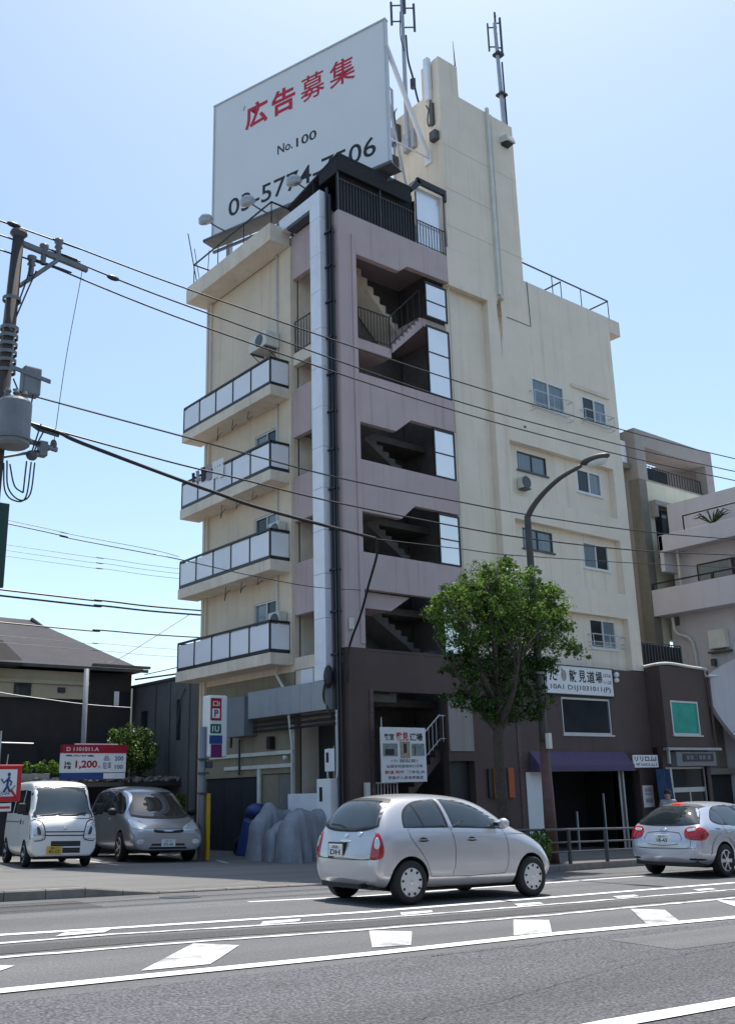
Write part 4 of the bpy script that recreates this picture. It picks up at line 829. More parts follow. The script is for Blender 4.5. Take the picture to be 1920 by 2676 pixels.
# neighbour on the far right: white block with balconies
R2 = root('white_apartment_block', 'pale grey block with wide side balconies at the right picture edge', 'building', (32.5, 18, -1))
m = MB(); XR = 32.5
m.box(XR+.9, 40, 14.5, 21.5, 7.0, 11.85); m.box(XR+.9, 40, 19.2, 21.9, -1, 7.0); part(m, 'wall', 'white_wall', R2)
m = MB(); m.box(XR, XR+.18, 14.5, 22.07, 7.34, 8.36); m.box(XR+.18, XR+1.0, 21.89, 22.07, 7.34, 8.36); m.box(XR+.18, XR+.9, 14.5, 21.88, 7.36, 7.56); part(m, 'balcony', 'white_wall', R2, bevel=.01)
m = MB(); m.box(XR, XR+.18, 14.5, 21.45, 9.82, 10.43); m.box(XR+.18, XR+.9, 14.5, 21.45, 9.84, 10.0); m.box(XR, XR+.9, 21.28, 21.46, 9.0, 10.42); m.box(XR-.1, XR+.1, 14.5, 21.3, 9.74, 9.815); part(m, 'balcony', 'white_wall', R2, bevel=.01)
m = MB(); m.tube([(XR+.05, 21.95, 8.6), (XR+.05, 14.5, 8.6)], .03, 6); m.tube([(XR+.05, 20.3, 11.0), (XR+.05, 14.5, 11.0)], .035, 6); m.box(XR, XR+.06, 19.3, 19.4, 8.36, 8.6); m.tube([(XR+.05, 20.3, 10.4), (XR+.05, 20.3, 11)], .03, 6); m.tube([(XR+.05, 21.95, 8.3), (XR+.05, 21.95, 8.6)], .03, 6); part(m, 'rail', 'black', R2)
window(R2, lambda u, v, d: (XR+.9-d, u, v), 17.5, 20.45, 7.6, 9.2, .03, ('glass_dark', 'glass_curtain'), 'black', .06, sill=False)
m = MB(); m.tube(catmull([(XR+.6, 21.6, 7.3), (XR+.6, 21.5, 6.7), (XR+.8, 21.0, 6.3), (XR+.85, 20.9, 4.9)], 6), .06, 8); m.box(XR+.4, XR+.6, 20.9, 21.1, 9.9, 10.2); m.tube([(XR+.5, 21.0, 9.9), (XR+.5, 21.0, 8.0)], .05, 8); part(m, 'downpipe', 'offwhite', R2)
a = root('wall_cabinet', 'pale square cabinet on the white block wall under its lower balcony', 'cabinet', (33.3, 19.4, 5.8)); m = MB(); m.box(33.1, 33.38, 19.5, 20.2, 5.9, 6.6); part(m, 'box', 'offwhite', a, bevel=.02); m = MB(); m.box(33.15, 33.38, 19.4, 20.3, 5.75, 5.82); m.box(33.2, 33.38, 20.1, 20.25, 5.3, 5.55); part(m, 'bracket', 'steel_dark', a)
window(R2, lambda u, v, d: (XR+.9-d, u, v), 17.2, 19.0, 5.7, 6.5, .03, ('glass_curtain', 'glass_dark'), 'black', .07, sill=False)
m = MB()                                      # sweeping outside stair of the white block
n = 26; V = []; F = []
for i in range(n+1):
    t = i/n; xx = 31.47+4.5*t; y = 19.3-1.1*t*t; z0_ = 3.7-2.2*t**.85*1.6; z1_ = 4.75+1.9*t
    V += [(xx, y, max(z0_, 1.5)), (xx, y, z1_), (xx, y+.15, z1_), (xx, y+.15, max(z0_, 1.5))]
for i in range(n): F += [(i*4+j, i*4+(j+1) % 4, i*4+4+(j+1) % 4, i*4+4+j) for j in range(4)]
F += [(3, 2, 1, 0), (n*4, n*4+1, n*4+2, n*4+3)]
m.add(V, F); part(m, 'sweeping_stair', 'white_wall', R2, smooth=False)
m = MB(); m.box(31.4, 40, 20.2, 20.4, -2, 4.9); m.box(31.4, 36, 19.9, 20.1, 1.4, 1.6); part(m, 'ground_floor_wall', 'olive_wall', R2); m = MB(); m.box(31.5, 35, 20.12, 20.18, -1.5, 1.38); part(m, 'garage_opening', 'black_matte', R2)
m = MB(); m.tube([(31.45, 19.8, -1), (31.42, 19.8, 1.5)], .04, 6); part(m, 'post', 'alu', R2)
p = root('potted_plant', 'spiky dark plant on the upper balcony of the white block', 'plant', (32.9, 19.4, 10.4)); m = MB()
for i in range(14): a_ = i*.45; m.tube([(32.9, 19.3, 10.5), (32.9+.25*math.cos(a_), 19.3+.5*math.sin(a_), 10.9+.1*math.sin(i*3)), (32.9+.45*math.cos(a_), 19.3+.8*math.sin(a_), 10.85)], [.02, .03, .005], 4)
part(m, 'leaf', 'leaf_dark', p); m = MB(); m.lathe([(.0, 0), (.15, 0), (.2, .3), (0, .3)], (32.95, 19.3, 10.2), (0, 0, 1), 12); part(m, 'pot', 'stone', p)
# ------------------------------------------------------------------ left side: old house, grey shed, planted ledge
H1 = root('dark_timber_house', 'old dark clad house with a grey hipped roof behind the car park', 'house', (9, 32, 0))
m = MB(); m.box(4, 15.66, 32.0, 42, -1, 5.3); part(m, 'wall', 'hull', H1)
m = MB(); m.box(9.2, 13.85, 31.85, 32.0, 4.36, 5.25); part(m, 'plaster_band', 'cream_house', H1)
m = MB(); m.box(9.2, 14.0, 31.75, 31.852, 4.82, 4.94); part(m, 'trim', 'cream_house', H1)
for x0, x1, z0, z1 in ((11.5, 12.05, 4.42, 4.80), (12.95, 13.2, 4.55, 4.72)): m = MB(); m.box(x0, x1, 31.8, 31.849, z0, z1); part(m, 'window', 'glass_dark', H1)
m = MB(); m.box(15.0, 15.62, 31.94, 31.998, 4.2, 4.68); sl = part(m, 'window', 'glass_dark', H1); m = MB(); m.box(15.0, 15.18, 31.92, 31.938, 4.2, 4.68); part(m, 'pane', 'frosted', sl)
m = MB(); m.add([(2, 31.4, 5.47), (15.95, 31.4, 5.36), (15.95, 43, 5.36), (2, 43, 5.47), (2, 37, 7.9), (12.9, 34.5, 7.35), (12.9, 40, 7.35)], [(0, 1, 5, 4), (1, 2, 6, 5), (2, 3, 4, 6), (4, 5, 6), (0, 3, 2, 1), (0, 4, 3)]); rf = part(m, 'roof', 'roof_grey', H1)
m = MB(); m.box(2, 15.97, 31.36, 31.42, 5.30, 5.40); m.tube([(12.9, 34.45, 7.38), (13.6, 33.6, 6.6), (14.1, 32.8, 6.1)], .07, 6); m.box(13.9, 15.97, 31.2, 31.4, 5.42, 5.5); part(m, 'gutter', 'steel_dark', rf)
m = MB(); m.add([(9.5, 30.7, 5.3), (11.5, 31.2, 5.45), (10.9, 31.5, 6.1), (9.5, 31.3, 6.2)], [(0, 1, 2, 3)]); m.box(9.0, 11.4, 30.9, 31.6, 5.25, 5.32); part(m, 'porch_roof', 'hull', rf)
m = MB(); m.box(9, 13.5, 31.5, 31.999, -1, 2.9); m.box(9.5, 12.2, 31.3, 31.5, 1, 2.8); part(m, 'lower_cladding', 'black_matte', H1)
m = MB(); m.tube([(12.66, 28.9, -.5), (12.64, 28.9, 5.0)], .075, 10); thing(m, 'steel_post', 'grey_box', 'slim blue grey steel post rising behind the price sign', 'post', smooth=True)
G1 = root('grey_shed', 'dark grey rendered annexe behind the apartment block', 'building', (15.9, 28.9, -.6))
FG = lambda u, v, d: (15.92+d, u, v)
m = MB(); holed(m, FG, 27.9, 32.4, -1, 4.86, [(31.2, 31.75, 2.6, 4.0), (28.9, 29.2, 2.9, 4.2)], 0, .25); m.box(16.2, 24, 27.9, 32.4, -1, 4.8); part(m, 'wall', 'grey_wall', G1)
m = MB()
for y in (28.3, 29.6, 30.6): m.box(15.9, 15.92, y, y+.05, -.6, 4.8)
m.tube([(15.88, 28.6, 4.5), (15.85, 28.8, 4.2), (15.85, 29.0, 3.4)], .02, 5); part(m, 'batten', 'steel_dark', G1)
for b in ((15.95, 16.05, 31.2, 31.75, 2.6, 4.0), (15.95, 16.05, 28.9, 29.2, 2.9, 4.2)): m = MB(); m.box(*b); part(m, 'window', 'glass_dark', G1)
m = MB(); m.box(15.85, 24, 27.85, 32.45, 4.86, 4.95); m.tube([(15.9, 28, 5.0), (15.9, 32.2, 5.15)], .03, 5); m.tube([(15.9, 28, 5.25), (15.9, 31.5, 5.25)], .015, 5); part(m, 'roof', 'roof_grey', G1)
m = MB(); m.box(16, 26, 36, 44, 0, 5.35); thing(m, 'white_house', 'offwhite', 'pale house glimpsed between dark house roof and grey annexe', 'house')
# ledge with rubble and planting at the back of the lot
LG = root('retaining_wall', 'low dark retaining wall with a rubble topped ledge behind the parked cars', 'wall', (13, 28.6, -.5))
m = MB(); m.box(2, 15.9, 28.9, 29.2, -1, 1.0); m.box(2, 15.9, 28.75, 31.2, 1.48, 1.62); part(m, 'wall', 'hull', LG)
m = MB()
for i in range(9): x = 3+i*1.5; m.box(x, x+.12, 28.8, 28.9, -.6, 1.48)
part(m, 'post', 'black_matte', LG)
m = MB(); rg = random.Random(5)
for i in range(420): x, y = rg.uniform(10, 16.2), rg.uniform(28.75, 29.5); r = rg.uniform(.035, .075); m.ell((x, y, 1.64+rg.uniform(0, .12)), (r*1.3, r, r*.8), 6, 4, jit=.15)
tag(part(m, 'rubble', 'stone', LG), kind='stuff')
def shrub(lab, c, r, n, size, mats=('leaf_dark', 'leaf', 'leaf_pale'), split=(.55, .35, .1), seed=3, name='shrub', clumps=None, stem=True):
    a = root(name, lab, 'shrub', (c[0], c[1], c[2]-r[2])); rg = random.Random(seed); cl = clumps or [(c[0]+rg.uniform(-.45, .45)*r[0], c[1]+rg.uniform(-.3, .3)*r[1], c[2]+rg.uniform(-.45, .4)*r[2], r[0]*rg.uniform(.45, .7), r[1]*.6, r[2]*rg.uniform(.4, .62), 1) for _ in range(9)]
    leaf_object('crown', cl, n, size, list(mats), a, seed, split)
    m = MB()
    for i in range(6): m.tube([(c[0], c[1], c[2]-r[2]), (c[0]+rg.uniform(-.2, .2)*r[0], c[1], c[2]-r[2]*.4), (c[0]+rg.uniform(-.7, .7)*r[0], c[1]+rg.uniform(-.4, .4)*r[1], c[2]+rg.uniform(-.1, .6)*r[2])], [.04, .03, .012], 5)
    part(m, 'stem', 'bark', a); return a
shrub('big rounded dark green bush on the ledge behind the silver minivan', (14.7, 29.3, 2.5), (1.0, .8, .92), 9000, .05, seed=11)
shrub('bright low leafy plant in front of the ledge beside the sign pole', (15.75, 28.6, .95), (.6, .3, .42), 1600, .06, ('leaf', 'leaf_pale'), (.5, .5), 12)
for i, x in enumerate((11.0, 11.45, 11.8)):
    shrub(['pale leafy seedling in a trough behind the white van, leftmost', 'pale leafy seedling in a trough behind the white van, middle one', 'pale leafy seedling in a trough next to the price sign'][i], (x, 29.0, 2.08), (.22, .2, .24), 260, .06, ('leaf', 'leaf_pale'), (.5, .5), 20+i)
m = MB(); m.box(10.7, 11.65, 28.85, 29.15, 1.63, 1.9); thing(m, 'planter_trough', 'concrete', 'long grey planter trough on the ledge behind the white van', 'planter', bevel=.01)
a = root('washing_line', 'thin metal washing line frame and bent rods on the left ledge', 'frame', (10.2, 29, 1.6)); m = MB(); m.tube([(10.2, 29, 1.6), (10.2, 29, 3.1)], .025, 6); m.tube([(9.0, 29, 2.8), (11.2, 29.1, 2.76)], .02, 6); m.tube(catmull([(10.0, 29, 2.4), (10.05, 29, 2.2), (10.1, 29, 1.9)], 4), .015, 5); m.tube(catmull([(10.45, 29, 2.45), (10.42, 29, 2.15), (10.35, 29, 1.95), (10.45, 29, 1.85)], 4), .015, 5); part(m, 'frame', 'alu', a)
# price sign of the car park
a = root('price_sign', 'car park price sign, white with red header and blue foot, on two posts', 'sign', (12.8, 28.45, -.4))
m = MB(); m.box(11.8, 13.82, 28.4, 28.55, 1.9, 2.46); part(m, 'board', 'white', a); m = MB(); m.box(11.8, 13.84, 28.38, 28.55, 2.462, 2.7); part(m, 'header', 'sign_red', a); m = MB(); m.box(11.82, 13.8, 28.38, 28.55, 1.7, 1.897); part(m, 'foot', 'sign_blue', a); m = MB(); m.box(13.1, 13.79, 28.372, 28.379, 1.72, 1.88); part(m, 'foot_panel', 'duct', a); m = MB(); m.box(12.2, 13.55, 28.42, 28.5, 2.705, 2.74); part(m, 'cap', 'white', a)
m = MB(); m.tube([(12.1, 28.5, -.5), (12.1, 28.5, 1.7)], .04, 6); m.tube([(13.7, 28.5, -.5), (13.7, 28.5, 1.7)], .04, 6); m.box(12.0, 13.8, 28.45, 28.52, 1.5, 1.62); part(m, 'post', 'steel_dark', a)
m = MB(); lettering(m, 'D 1101011.A', (11.92, 28.38, 2.52), X3, Z3, .11, 1.0, .01); part(m, 'lettering', 'white_plain', a, fix=False)
m = MB(); lettering(m, '1,200', (12.22, 28.4, 2.0), X3, Z3, .25, .68, .035); part(m, 'lettering', 'sign_red', a, fix=False); m = MB(); lettering(m, '最大料金', (11.9, 28.4, 2.36), X3, Z3, .05, .9, .04); lettering(m, '24h', (11.88, 28.4, 2.12), X3, Z3, .1, .2, .03); lettering(m, '時間', (11.88, 28.4, 2.0), X3, Z3, .1, .2, .03); lettering(m, '円', (12.93, 28.4, 2.0), X3, Z3, .09, .07); part(m, 'lettering', 'black_ink', a, fix=False)
m = MB(); lettering(m, '品.', (13.1, 28.4, 2.24), X3, Z3, .14, .22, .01); lettering(m, '駐車', (13.08, 28.4, 2.0), X3, Z3, .2, .27, .0); lettering(m, '200', (13.45, 28.4, 2.24), X3, Z3, .13, .28, .02); lettering(m, '100', (13.46, 28.4, 2.0), X3, Z3, .12, .26, .02); part(m, 'lettering', 'sign_blue', a, fix=False)
# tall P sign on its pole
a = root('parking_sign', 'tall white parking pylon sign with red P panel and yellow post guard', 'sign', (13.5, 23.0, -.45)); yS = 22.95
m = MB(); m.box(13.44, 14.0, yS-.07, yS+.3, 2.12, 3.72); part(m, 'case', 'white', a, bevel=.05)
def pl(x0, x1, z0, z1, mm, d=.012): m = MB(); m.box(x0, x1, yS-.07-d, yS-.069, z0, z1); return part(m, 'panel', mm, a, bevel=.01)
pl(13.475, 13.80, 3.06, 3.64, 'sign_red'); pl(13.475, 13.80, 2.73, 2.97, 'sign_green'); pl(13.45, 13.84, 2.46, 2.68, 'sign_blue'); pl(13.50, 13.83, 2.12, 2.45, 'sign_purple'); pl(13.52, 13.75, 3.12, 3.37, 'white', .018)
m = MB(); lettering(m, 'P', (13.58, yS-.07-.019, 3.15), X3, Z3, .19, .12, .03); part(m, 'lettering', 'sign_purple', a, fix=False); m = MB(); lettering(m, '口I', (13.54, yS-.07-.013, 3.43), X3, Z3, .13, .2, .02); lettering(m, '1U', (13.53, yS-.07-.013, 2.77), X3, Z3, .15, .2, .02); part(m, 'lettering', 'white_plain', a, fix=False)
zb = gz(13.3, 23)+.03
m = MB(); m.tube([(13.36, yS+.1, zb), (13.36, yS+.1, 2.9)], .08, 10); part(m, 'pole', 'grey_box', a, smooth=True); m = MB(); m.box(13.46, 13.56, yS-.02, yS+.14, zb, 1.22); part(m, 'post_guard', 'yellow', a, bevel=.02)
m = MB()
for z in (2.05, 1.7, 1.2): m.box(13.25, 13.5, yS, yS+.2, z, z+.05)
m.box(13.42, 13.6, yS-.02, yS+.1, 1.85, 2.02); part(m, 'bracket', 'steel_dark', a)
# ------------------------------------------------------------------ street sign boards at the left edge
a = root('warning_sign', 'red framed white warning board with a blue figure at the left edge', 'sign', (5.5, 15.6, 0)); ys = 15.6
m = MB(); m.box(4.95, 5.86, ys, ys+.04, 1.18, 1.73); part(m, 'frame', 'bright_red', a, bevel=.02); m = MB(); m.box(5.0, 5.78, ys-.006, ys-.001, 1.26, 1.66); part(m, 'panel', 'white', a)
m = MB(); q = [(5.66, 1.55), (5.64, 1.48), (5.63, 1.40), (5.58, 1.32)]
m.tube([(x, ys-.012, z) for x, z in q], .016, 6); m.tube([(5.64, ys-.012, 1.42), (5.68, ys-.012, 1.32)], .014, 6); m.tube([(5.64, ys-.012, 1.52), (5.70, ys-.012, 1.47), (5.68, ys-.012, 1.42)], .011, 6); m.tube([(5.64, ys-.012, 1.52), (5.58, ys-.012, 1.46), (5.54, ys-.012, 1.52)], .011, 6); m.ell((5.655, ys-.012, 1.585), (.024, .01, .028)); m.tube([(5.69, ys-.012, 1.34), (5.76, ys-.012, 1.42)], .006, 5); part(m, 'figure', 'sign_blue', a)
m = MB(); m.tube([(5.69, ys-.01, 1.36), (5.79, ys-.01, 1.24)], .018, 6); part(m, 'slash', 'bright_red', a); m = MB(); lettering(m, 'し込み', (5.42, ys-.006, 1.275), X3, Z3, .06, .26, .005); part(m, 'lettering', 'sign_blue', a, fix=False)
m = MB(); m.box(4.95, 5.72, ys, ys+.02, 1.04, 1.16); part(m, 'strip', 'white', a); m = MB(); m.box(4.95, 5.70, ys-.006, ys-.001, 1.08, 1.115); part(m, 'strip_line', 'bright_red', a); m = MB(); m.box(5.42, 5.56, ys+.045, ys+.1, gz(5.5, 15.6)+.1, 1.3); part(m, 'post', 'white', a)
# ------------------------------------------------------------------ utility pole
PX, PY = 5.12, 15.5
a = root('utility_pole', 'concrete utility pole with crossarm, insulators and transformer at the left edge', 'utility pole', (PX, PY, -.3))
m = MB(); m.tube([(PX-.22, PY, -.3), (PX-.1, PY, 6), (PX, PY, 10.7)], [.17, .135, .095], 14); part(m, 'shaft', 'pole_concrete', a, smooth=True)
m = MB(); m.lathe([(.0, .13), (.13, .13), (.15, .07), (.09, 0)], (PX, PY, 10.66), (0, 0, 1), 14); part(m, 'cap', 'steel_dark', a)
m = MB(); m.obox((5.78, PY, 10.52), Vector((1, 0, -.09)).normalized(), (0, 1, 0), Vector((.09, 0, 1)).normalized(), .62, .04, .045); part(m, 'crossarm', 'galv_dark', a)
m = MB(); m.tube([(PX+.08, PY, 9.75), (5.82, PY, 10.45)], .04, 8); m.tube([(5.82, PY, 10.45), (5.84, PY, 10.75)], .04, 8); part(m, 'brace', 'galv_dark', a)
for x, z in ((5.84, 10.78), (5.58, 10.58), (5.38, 10.28)):
    m = MB(); m.lathe([(.045, -.28), (.05, -.12), (.03, -.1), (.075, -.06), (.05, 0), (.08, .04), (.08, .1), (0, .1)], (x, PY, z), (0, 0, 1), 12); part(m, 'insulator', 'insulator', a, smooth=True)
m = MB()
for z in (9.45, 8.9, 8.75, 8.6, 8.45, 8.3, 8.12): m.lathe([(.14, -.03), (.155, -.03), (.155, .03), (.14, .03)], (PX-.03, PY, z), (0, 0, 1), 14)
m.tube([(PX+.07, PY, 8.95), (PX+.05, PY-.05, 8.8), (PX-.12, PY-.16, 8.9)], .02, 5); part(m, 'band', 'galv_dark', a)
m = MB(); m.lathe([(.0, .40), (.24, .38), (.27, .33), (.27, -.38), (.22, -.42), (0, -.42)], (PX+.05, PY-.33, 7.12), (0, 0, 1), 20); tr = part(m, 'transformer', 'transformer', a, smooth=False); m = MB()
for i in range(3): m.lathe([(.04, 0), (.06, .04), (.04, .08), (.06, .12), (.03, .18), (0, .18)], (PX-.1+.14*i, PY-.38, 7.5), (0, 0, 1), 10)
part(m, 'bushing', 'insulator', tr); m = MB(); m.lathe([(.285, -.02), (.3, -.02), (.3, .02), (.285, .02)], (PX+.05, PY-.33, 6.82), (0, 0, 1), 20); part(m, 'hoop', 'galv_dark', tr)
m = MB(); m.box(5.36, 5.66, PY-.12, PY+.12, 7.78, 8.28); bx = part(m, 'switch_box', 'transformer', a, bevel=.03); m = MB(); m.obox((5.45, PY-.13, 8.12), Vector((1, 0, -.15)).normalized(), (0, 1, 0), (0, 0, 1), .36, .015, .035); part(m, 'strap', 'galv_dark', bx)
m = MB(); m.obox((5.55, PY, 6.98), Vector((1, 0, -.12)).normalized(), (0, 1, 0), (0, 0, 1), .5, .035, .035); m.tube([(5.1, PY, 6.6), (5.9, PY, 6.9)], .025, 6); m.box(5.72, 5.85, PY-.1, PY+.06, 6.75, 7.0); part(m, 'lower_arm', 'galv_dark', a)
m = MB(); m.tube([(5.55, PY, 7.3), (5.7, PY, 7.22), (6.06, PY, 7.18)], .03, 6); m.ell((5.98, PY, 7.0), (.06, .05, .1)); m.ell((5.6, PY-.05, 6.72), (.1, .06, .09)); part(m, 'clamp', 'steel_dark', a)
m = MB()
for q in ([(5.45, 7.8), (5.4, 7.5), (5.25, 7.45)], [(5.55, 7.8), (5.5, 7.52), (5.3, 7.4)], [(5.2, 8.0), (5.3, 7.75), (5.2, 7.5)], [(5.2, 6.55), (5.25, 6.1), (5.45, 5.92), (5.62, 6.05), (5.66, 6.6)], [(5.25, 6.5), (5.35, 6.15), (5.5, 6.05)], [(5.15, 6.5), (5.2, 6.05), (5.35, 5.9), (5.55, 5.98), (5.6, 6.6)], [(5.5, 6.05), (5.52, 6.6)], [(5.72, 7.3), (5.65, 7.0), (5.6, 6.8)], [(5.78, 7.2), (5.7, 7.0), (5.62, 6.75)], [(5.34, 10.3), (5.3, 9.9), (5.1, 9.05)], [(5.45, 10.1), (5.3, 9.6), (5.13, 9.0)]): m.tube(catmull([(x, PY-.06, z) for x, z in q], 5), .014, 5)
part(m, 'jumper_cable', 'pipe_black', a)
m = MB(); m.box(4.6, 5.31, PY-.03, PY+.03, 4.45, 5.84); m2 = part(m, 'banner_board', 'green_sign', a, bevel=.01)
# ------------------------------------------------------------------ overhead wires
def wire(lab, pts, r, y=15.5, name='overhead_wire', m_='black', extra=True, group='overhead wires'):
    P = catmull([((p[0], y, p[1]) if len(p) == 2 else p) for p in pts], 8); m = MB(); m.tube(P, r, 6); return thing(m, name, m_, lab, 'wire', group)
wire('topmost black street wire from the pole top insulator', [(-12, 11.3), (4.78, 10.87), (5.84, 10.86), (8.7, 10.74), (15.2, 10.65), (21.8, 10.8), (28.3, 11.12), (40, 12)], .016)
wire('second black street wire from the top', [(-12, 11.0), (4.8, 10.6), (5.58, 10.64), (6.56, 10.51), (8.7, 10.37), (15.2, 10.13), (21.5, 10.3), (28.2, 10.67), (40, 11.5)], .016)
wire('third black street wire from the top', [(-12, 10.7), (4.82, 10.32), (5.4, 10.34), (8.7, 10.05), (15.2, 9.86), (21.5, 10.0), (28.1, 10.35), (40, 11.1)], .016)
wire('thin black wire leaving the switch box of the pole', [(5.3, 7.86), (5.54, 7.8), (8.77, 7.66), (12.15, 7.53), (15.66, 7.59), (18, 7.65), (22.2, 7.87), (26.3, 8.23), (38, 9.4)], .016)
wire('upper of the two cables leaving the lower arm', [(5.5, 7.3), (6.06, 7.26), (8.22, 7.12), (9.63, 7.07), (11.9, 6.98), (15.6, 6.98), (18, 7.04), (22.1, 7.3), (26.7, 7.76), (38, 9)], .017)
wire('thick sagging cable that drops to the building corner', [(5.5, 7.3), (6.06, 7.24), (6.5, 7.13), (8.47, 6.80), (9.13, 6.7), (10.33, 6.54), (13.07, 6.35)], .034)
wire('thick drop cable curving down to the brown corner', [(13.07, 15.5, 6.36), (13.7, 16.2, 6.25), (14.6, 17.6, 5.9), (15.3, 18.8, 5.4), (15.72, 19.7, 4.95), (15.74, 19.93, 4.5), (15.74, 20.05, 3.9)], .03)
wire('thin wire passing in front of the lowest stair screens', [(13.07, 6.34), (15.57, 6.46), (17.9, 6.58), (26, 7.3), (38, 8.6)], .011)
wire('thin sagging wire crossing the second lowest balcony', [(-5, 6.2), (5.3, 5.51), (6.27, 5.42), (7.84, 5.34), (8.42, 5.31), (11.0, 16.95, 5.55), (13.7, 18.5, 5.88), (16.3, 19.97, 6.33)], .009)
wire('hair thin line beside the balcony wire', [(-5, 6.3), (5.3, 5.57), (6.27, 5.49), (7.84, 5.42), (8.42, 5.36)], .005)
wire('thin vertical stay from crossarm end to lower arm', [(6.30, 10.45), (6.28, 10.2), (6.1, 8.6), (5.98, 7.0)], .006)
for i, (z0, z1, r, lab) in enumerate(((7.41, 7.40, .03, 'upper of two thick black cables behind the block'), (7.22, 7.24, .03, 'lower of two thick black cables behind the block'), (6.4, 6.45, .022, 'black cable just above the dark house ridge'), (8.84, 8.81, .008, 'highest of three thin lines in the left sky'), (8.66, 8.64, .008, 'middle of three thin lines in the left sky'), (8.48, 8.46, .008, 'lowest of three thin lines in the left sky'), (6.0, 6.0, .006, 'faint line over the dark house hip'), (5.79, 5.74, .006, 'faint lowest line over the grey annexe'))):
    wire(lab, [(-20, z0+.5), (10.2, z0), (13.5, (z0+z1)/2-.01), (17.2, z1), (30, z1+.4)], r, 30.0, group='wires behind the block')
wire('thin slanting service wire to the dark house roof', [(13.6, 5.38), (14.1, 5.47), (15.4, 6.3), (16.8, 7.24)], .009, 30.0)
wire('pale wire crossing the front of the dark house', [(8, 4.7), (10.4, 4.3), (12, 4.13), (13.3, 4.02), (14.7, 3.97)], .012, 30.0, m_='galv')
for x, z, lab in ((5.02, 10.88, 'black bulbous joint on the topmost wire above the pole top'), (6.9, 10.47, 'black bulbous joint on the second wire right of the crossarm')):
    m = MB(); m.ell((x, 15.5, z), (.13, .05, .05)); thing(m, 'wire_joint', 'pipe_black', lab, 'wire joint', smooth=True)
# ------------------------------------------------------------------ street lamp
k = .956; lx = 18.6*k; ly = 16.02*k; zl = gz(lx, ly)+.13
a = root('street_lamp', 'curved arm street lamp, dark above and reddish brown below, on the pavement', 'street lamp', (lx, ly, zl))
m = MB(); m.tube([(lx+.02, ly, zl), (lx+.02, ly, .9), (lx, ly, 2.15)], [.15, .13, .105], 14); part(m, 'pole_base', 'lamp_red', a, smooth=True)
arm = [(ly, 2.15), (ly, 4.5), (ly, 7.2), (15.97*k, (7.85-1.23)*k+1.23), (15.55*k, (8.22-1.23)*k+1.23), (14.91*k, (8.53-1.23)*k+1.23), (14.2*k, (8.68-1.23)*k+1.23)]
P = catmull([(lx, y, z) for y, z in arm], 6); n_ = len(P); m = MB(); m.tube(P, [.10-.055*i/(n_-1) for i in range(n_)], 12); part(m, 'pole', 'lamp_dark', a, smooth=True)
hz = (8.68-1.23)*k+1.23
m = MB(); m.ell((lx, 13.78*k, hz+.05), (.15, .42, .10), 16, 10); part(m, 'lamp_head', 'lamp_dark', a, smooth=True); m = MB(); m.ell((lx, 13.72*k, hz-.03), (.12, .28, .11), 16, 10); part(m, 'lamp_glass', 'lamp_glass', a, smooth=True)
m = MB(); m.box(lx-.06, lx+.06, ly-.2, ly-.1, 2.0, 2.35); part(m, 'control_box', 'offwhite', a, bevel=.01); m = MB(); m.lathe([(.125, -.02), (.125, .03)], (lx, ly, 3.72), (0, 0, 1), 12); m.lathe([(.12, -.02), (.12, .03)], (lx, ly, 6.2), (0, 0, 1), 12); part(m, 'band', 'galv', a)
# ------------------------------------------------------------------ street tree
tx, ty = 16.45, 15.45; tz = gz(tx, ty)+.1
a = root('street_tree', 'bushy evergreen street tree with sunlit top in front of the block', 'tree', (tx, ty, tz))
m = MB(); m.tube(catmull([(tx, ty, tz), (tx+.0, ty, .6), (tx-.05, ty, 1.7), (tx-.02, ty, 2.5), (tx+.05, ty, 3.5), (tx+.1, ty, 5.2)], 4), [.17, .16, .155, .15, .145, .14, .13, .125, .12, .12, .115, .11, .105, .1, .09, .08, .07, .06, .05, .04, .03], 10)
rg = random.Random(9); LIMB = [((tx-.02, ty, 2.4), (tx-.6, ty+.1, 3.0), (tx-1.35, ty, 3.8)), ((tx-.02, ty, 2.3), (tx+.5, ty-.1, 3.2), (tx+1.0, ty, 4.4)), ((tx, ty, 2.9), (tx-.7, ty-.2, 3.7), (tx-1.2, ty-.2, 4.7)), ((tx, ty, 3.1), (tx+.9, ty+.2, 4.0), (tx+1.9, ty, 4.9)), ((tx, ty, 3.4), (tx-.3, ty-.3, 4.4), (tx-.5, ty-.3, 5.5)), ((tx+.05, ty, 3.6), (tx+.5, ty+.2, 4.6), (tx+.7, ty+.3, 5.6)), ((tx, ty, 2.5), (tx-.1, ty-.6, 3.2), (tx-.2, ty-1.0, 4.2)), ((tx, ty, 2.6), (tx+.2, ty+.6, 3.5), (tx+.2, ty+1.0, 4.4))]
for q in LIMB:
    m.tube(catmull(q, 5), [.085-.006*i for i in range(11)], 7)
    for j in range(5): b = Vector(q[2])+Vector((rg.uniform(-.5, .5), rg.uniform(-.4, .4), rg.uniform(-.1, .6))); m.tube([Vector(q[1]).lerp(Vector(q[2]), rg.uniform(.3, .9)), b], .018, 5)
tr = part(m, 'trunk', 'bark', a, smooth=True)
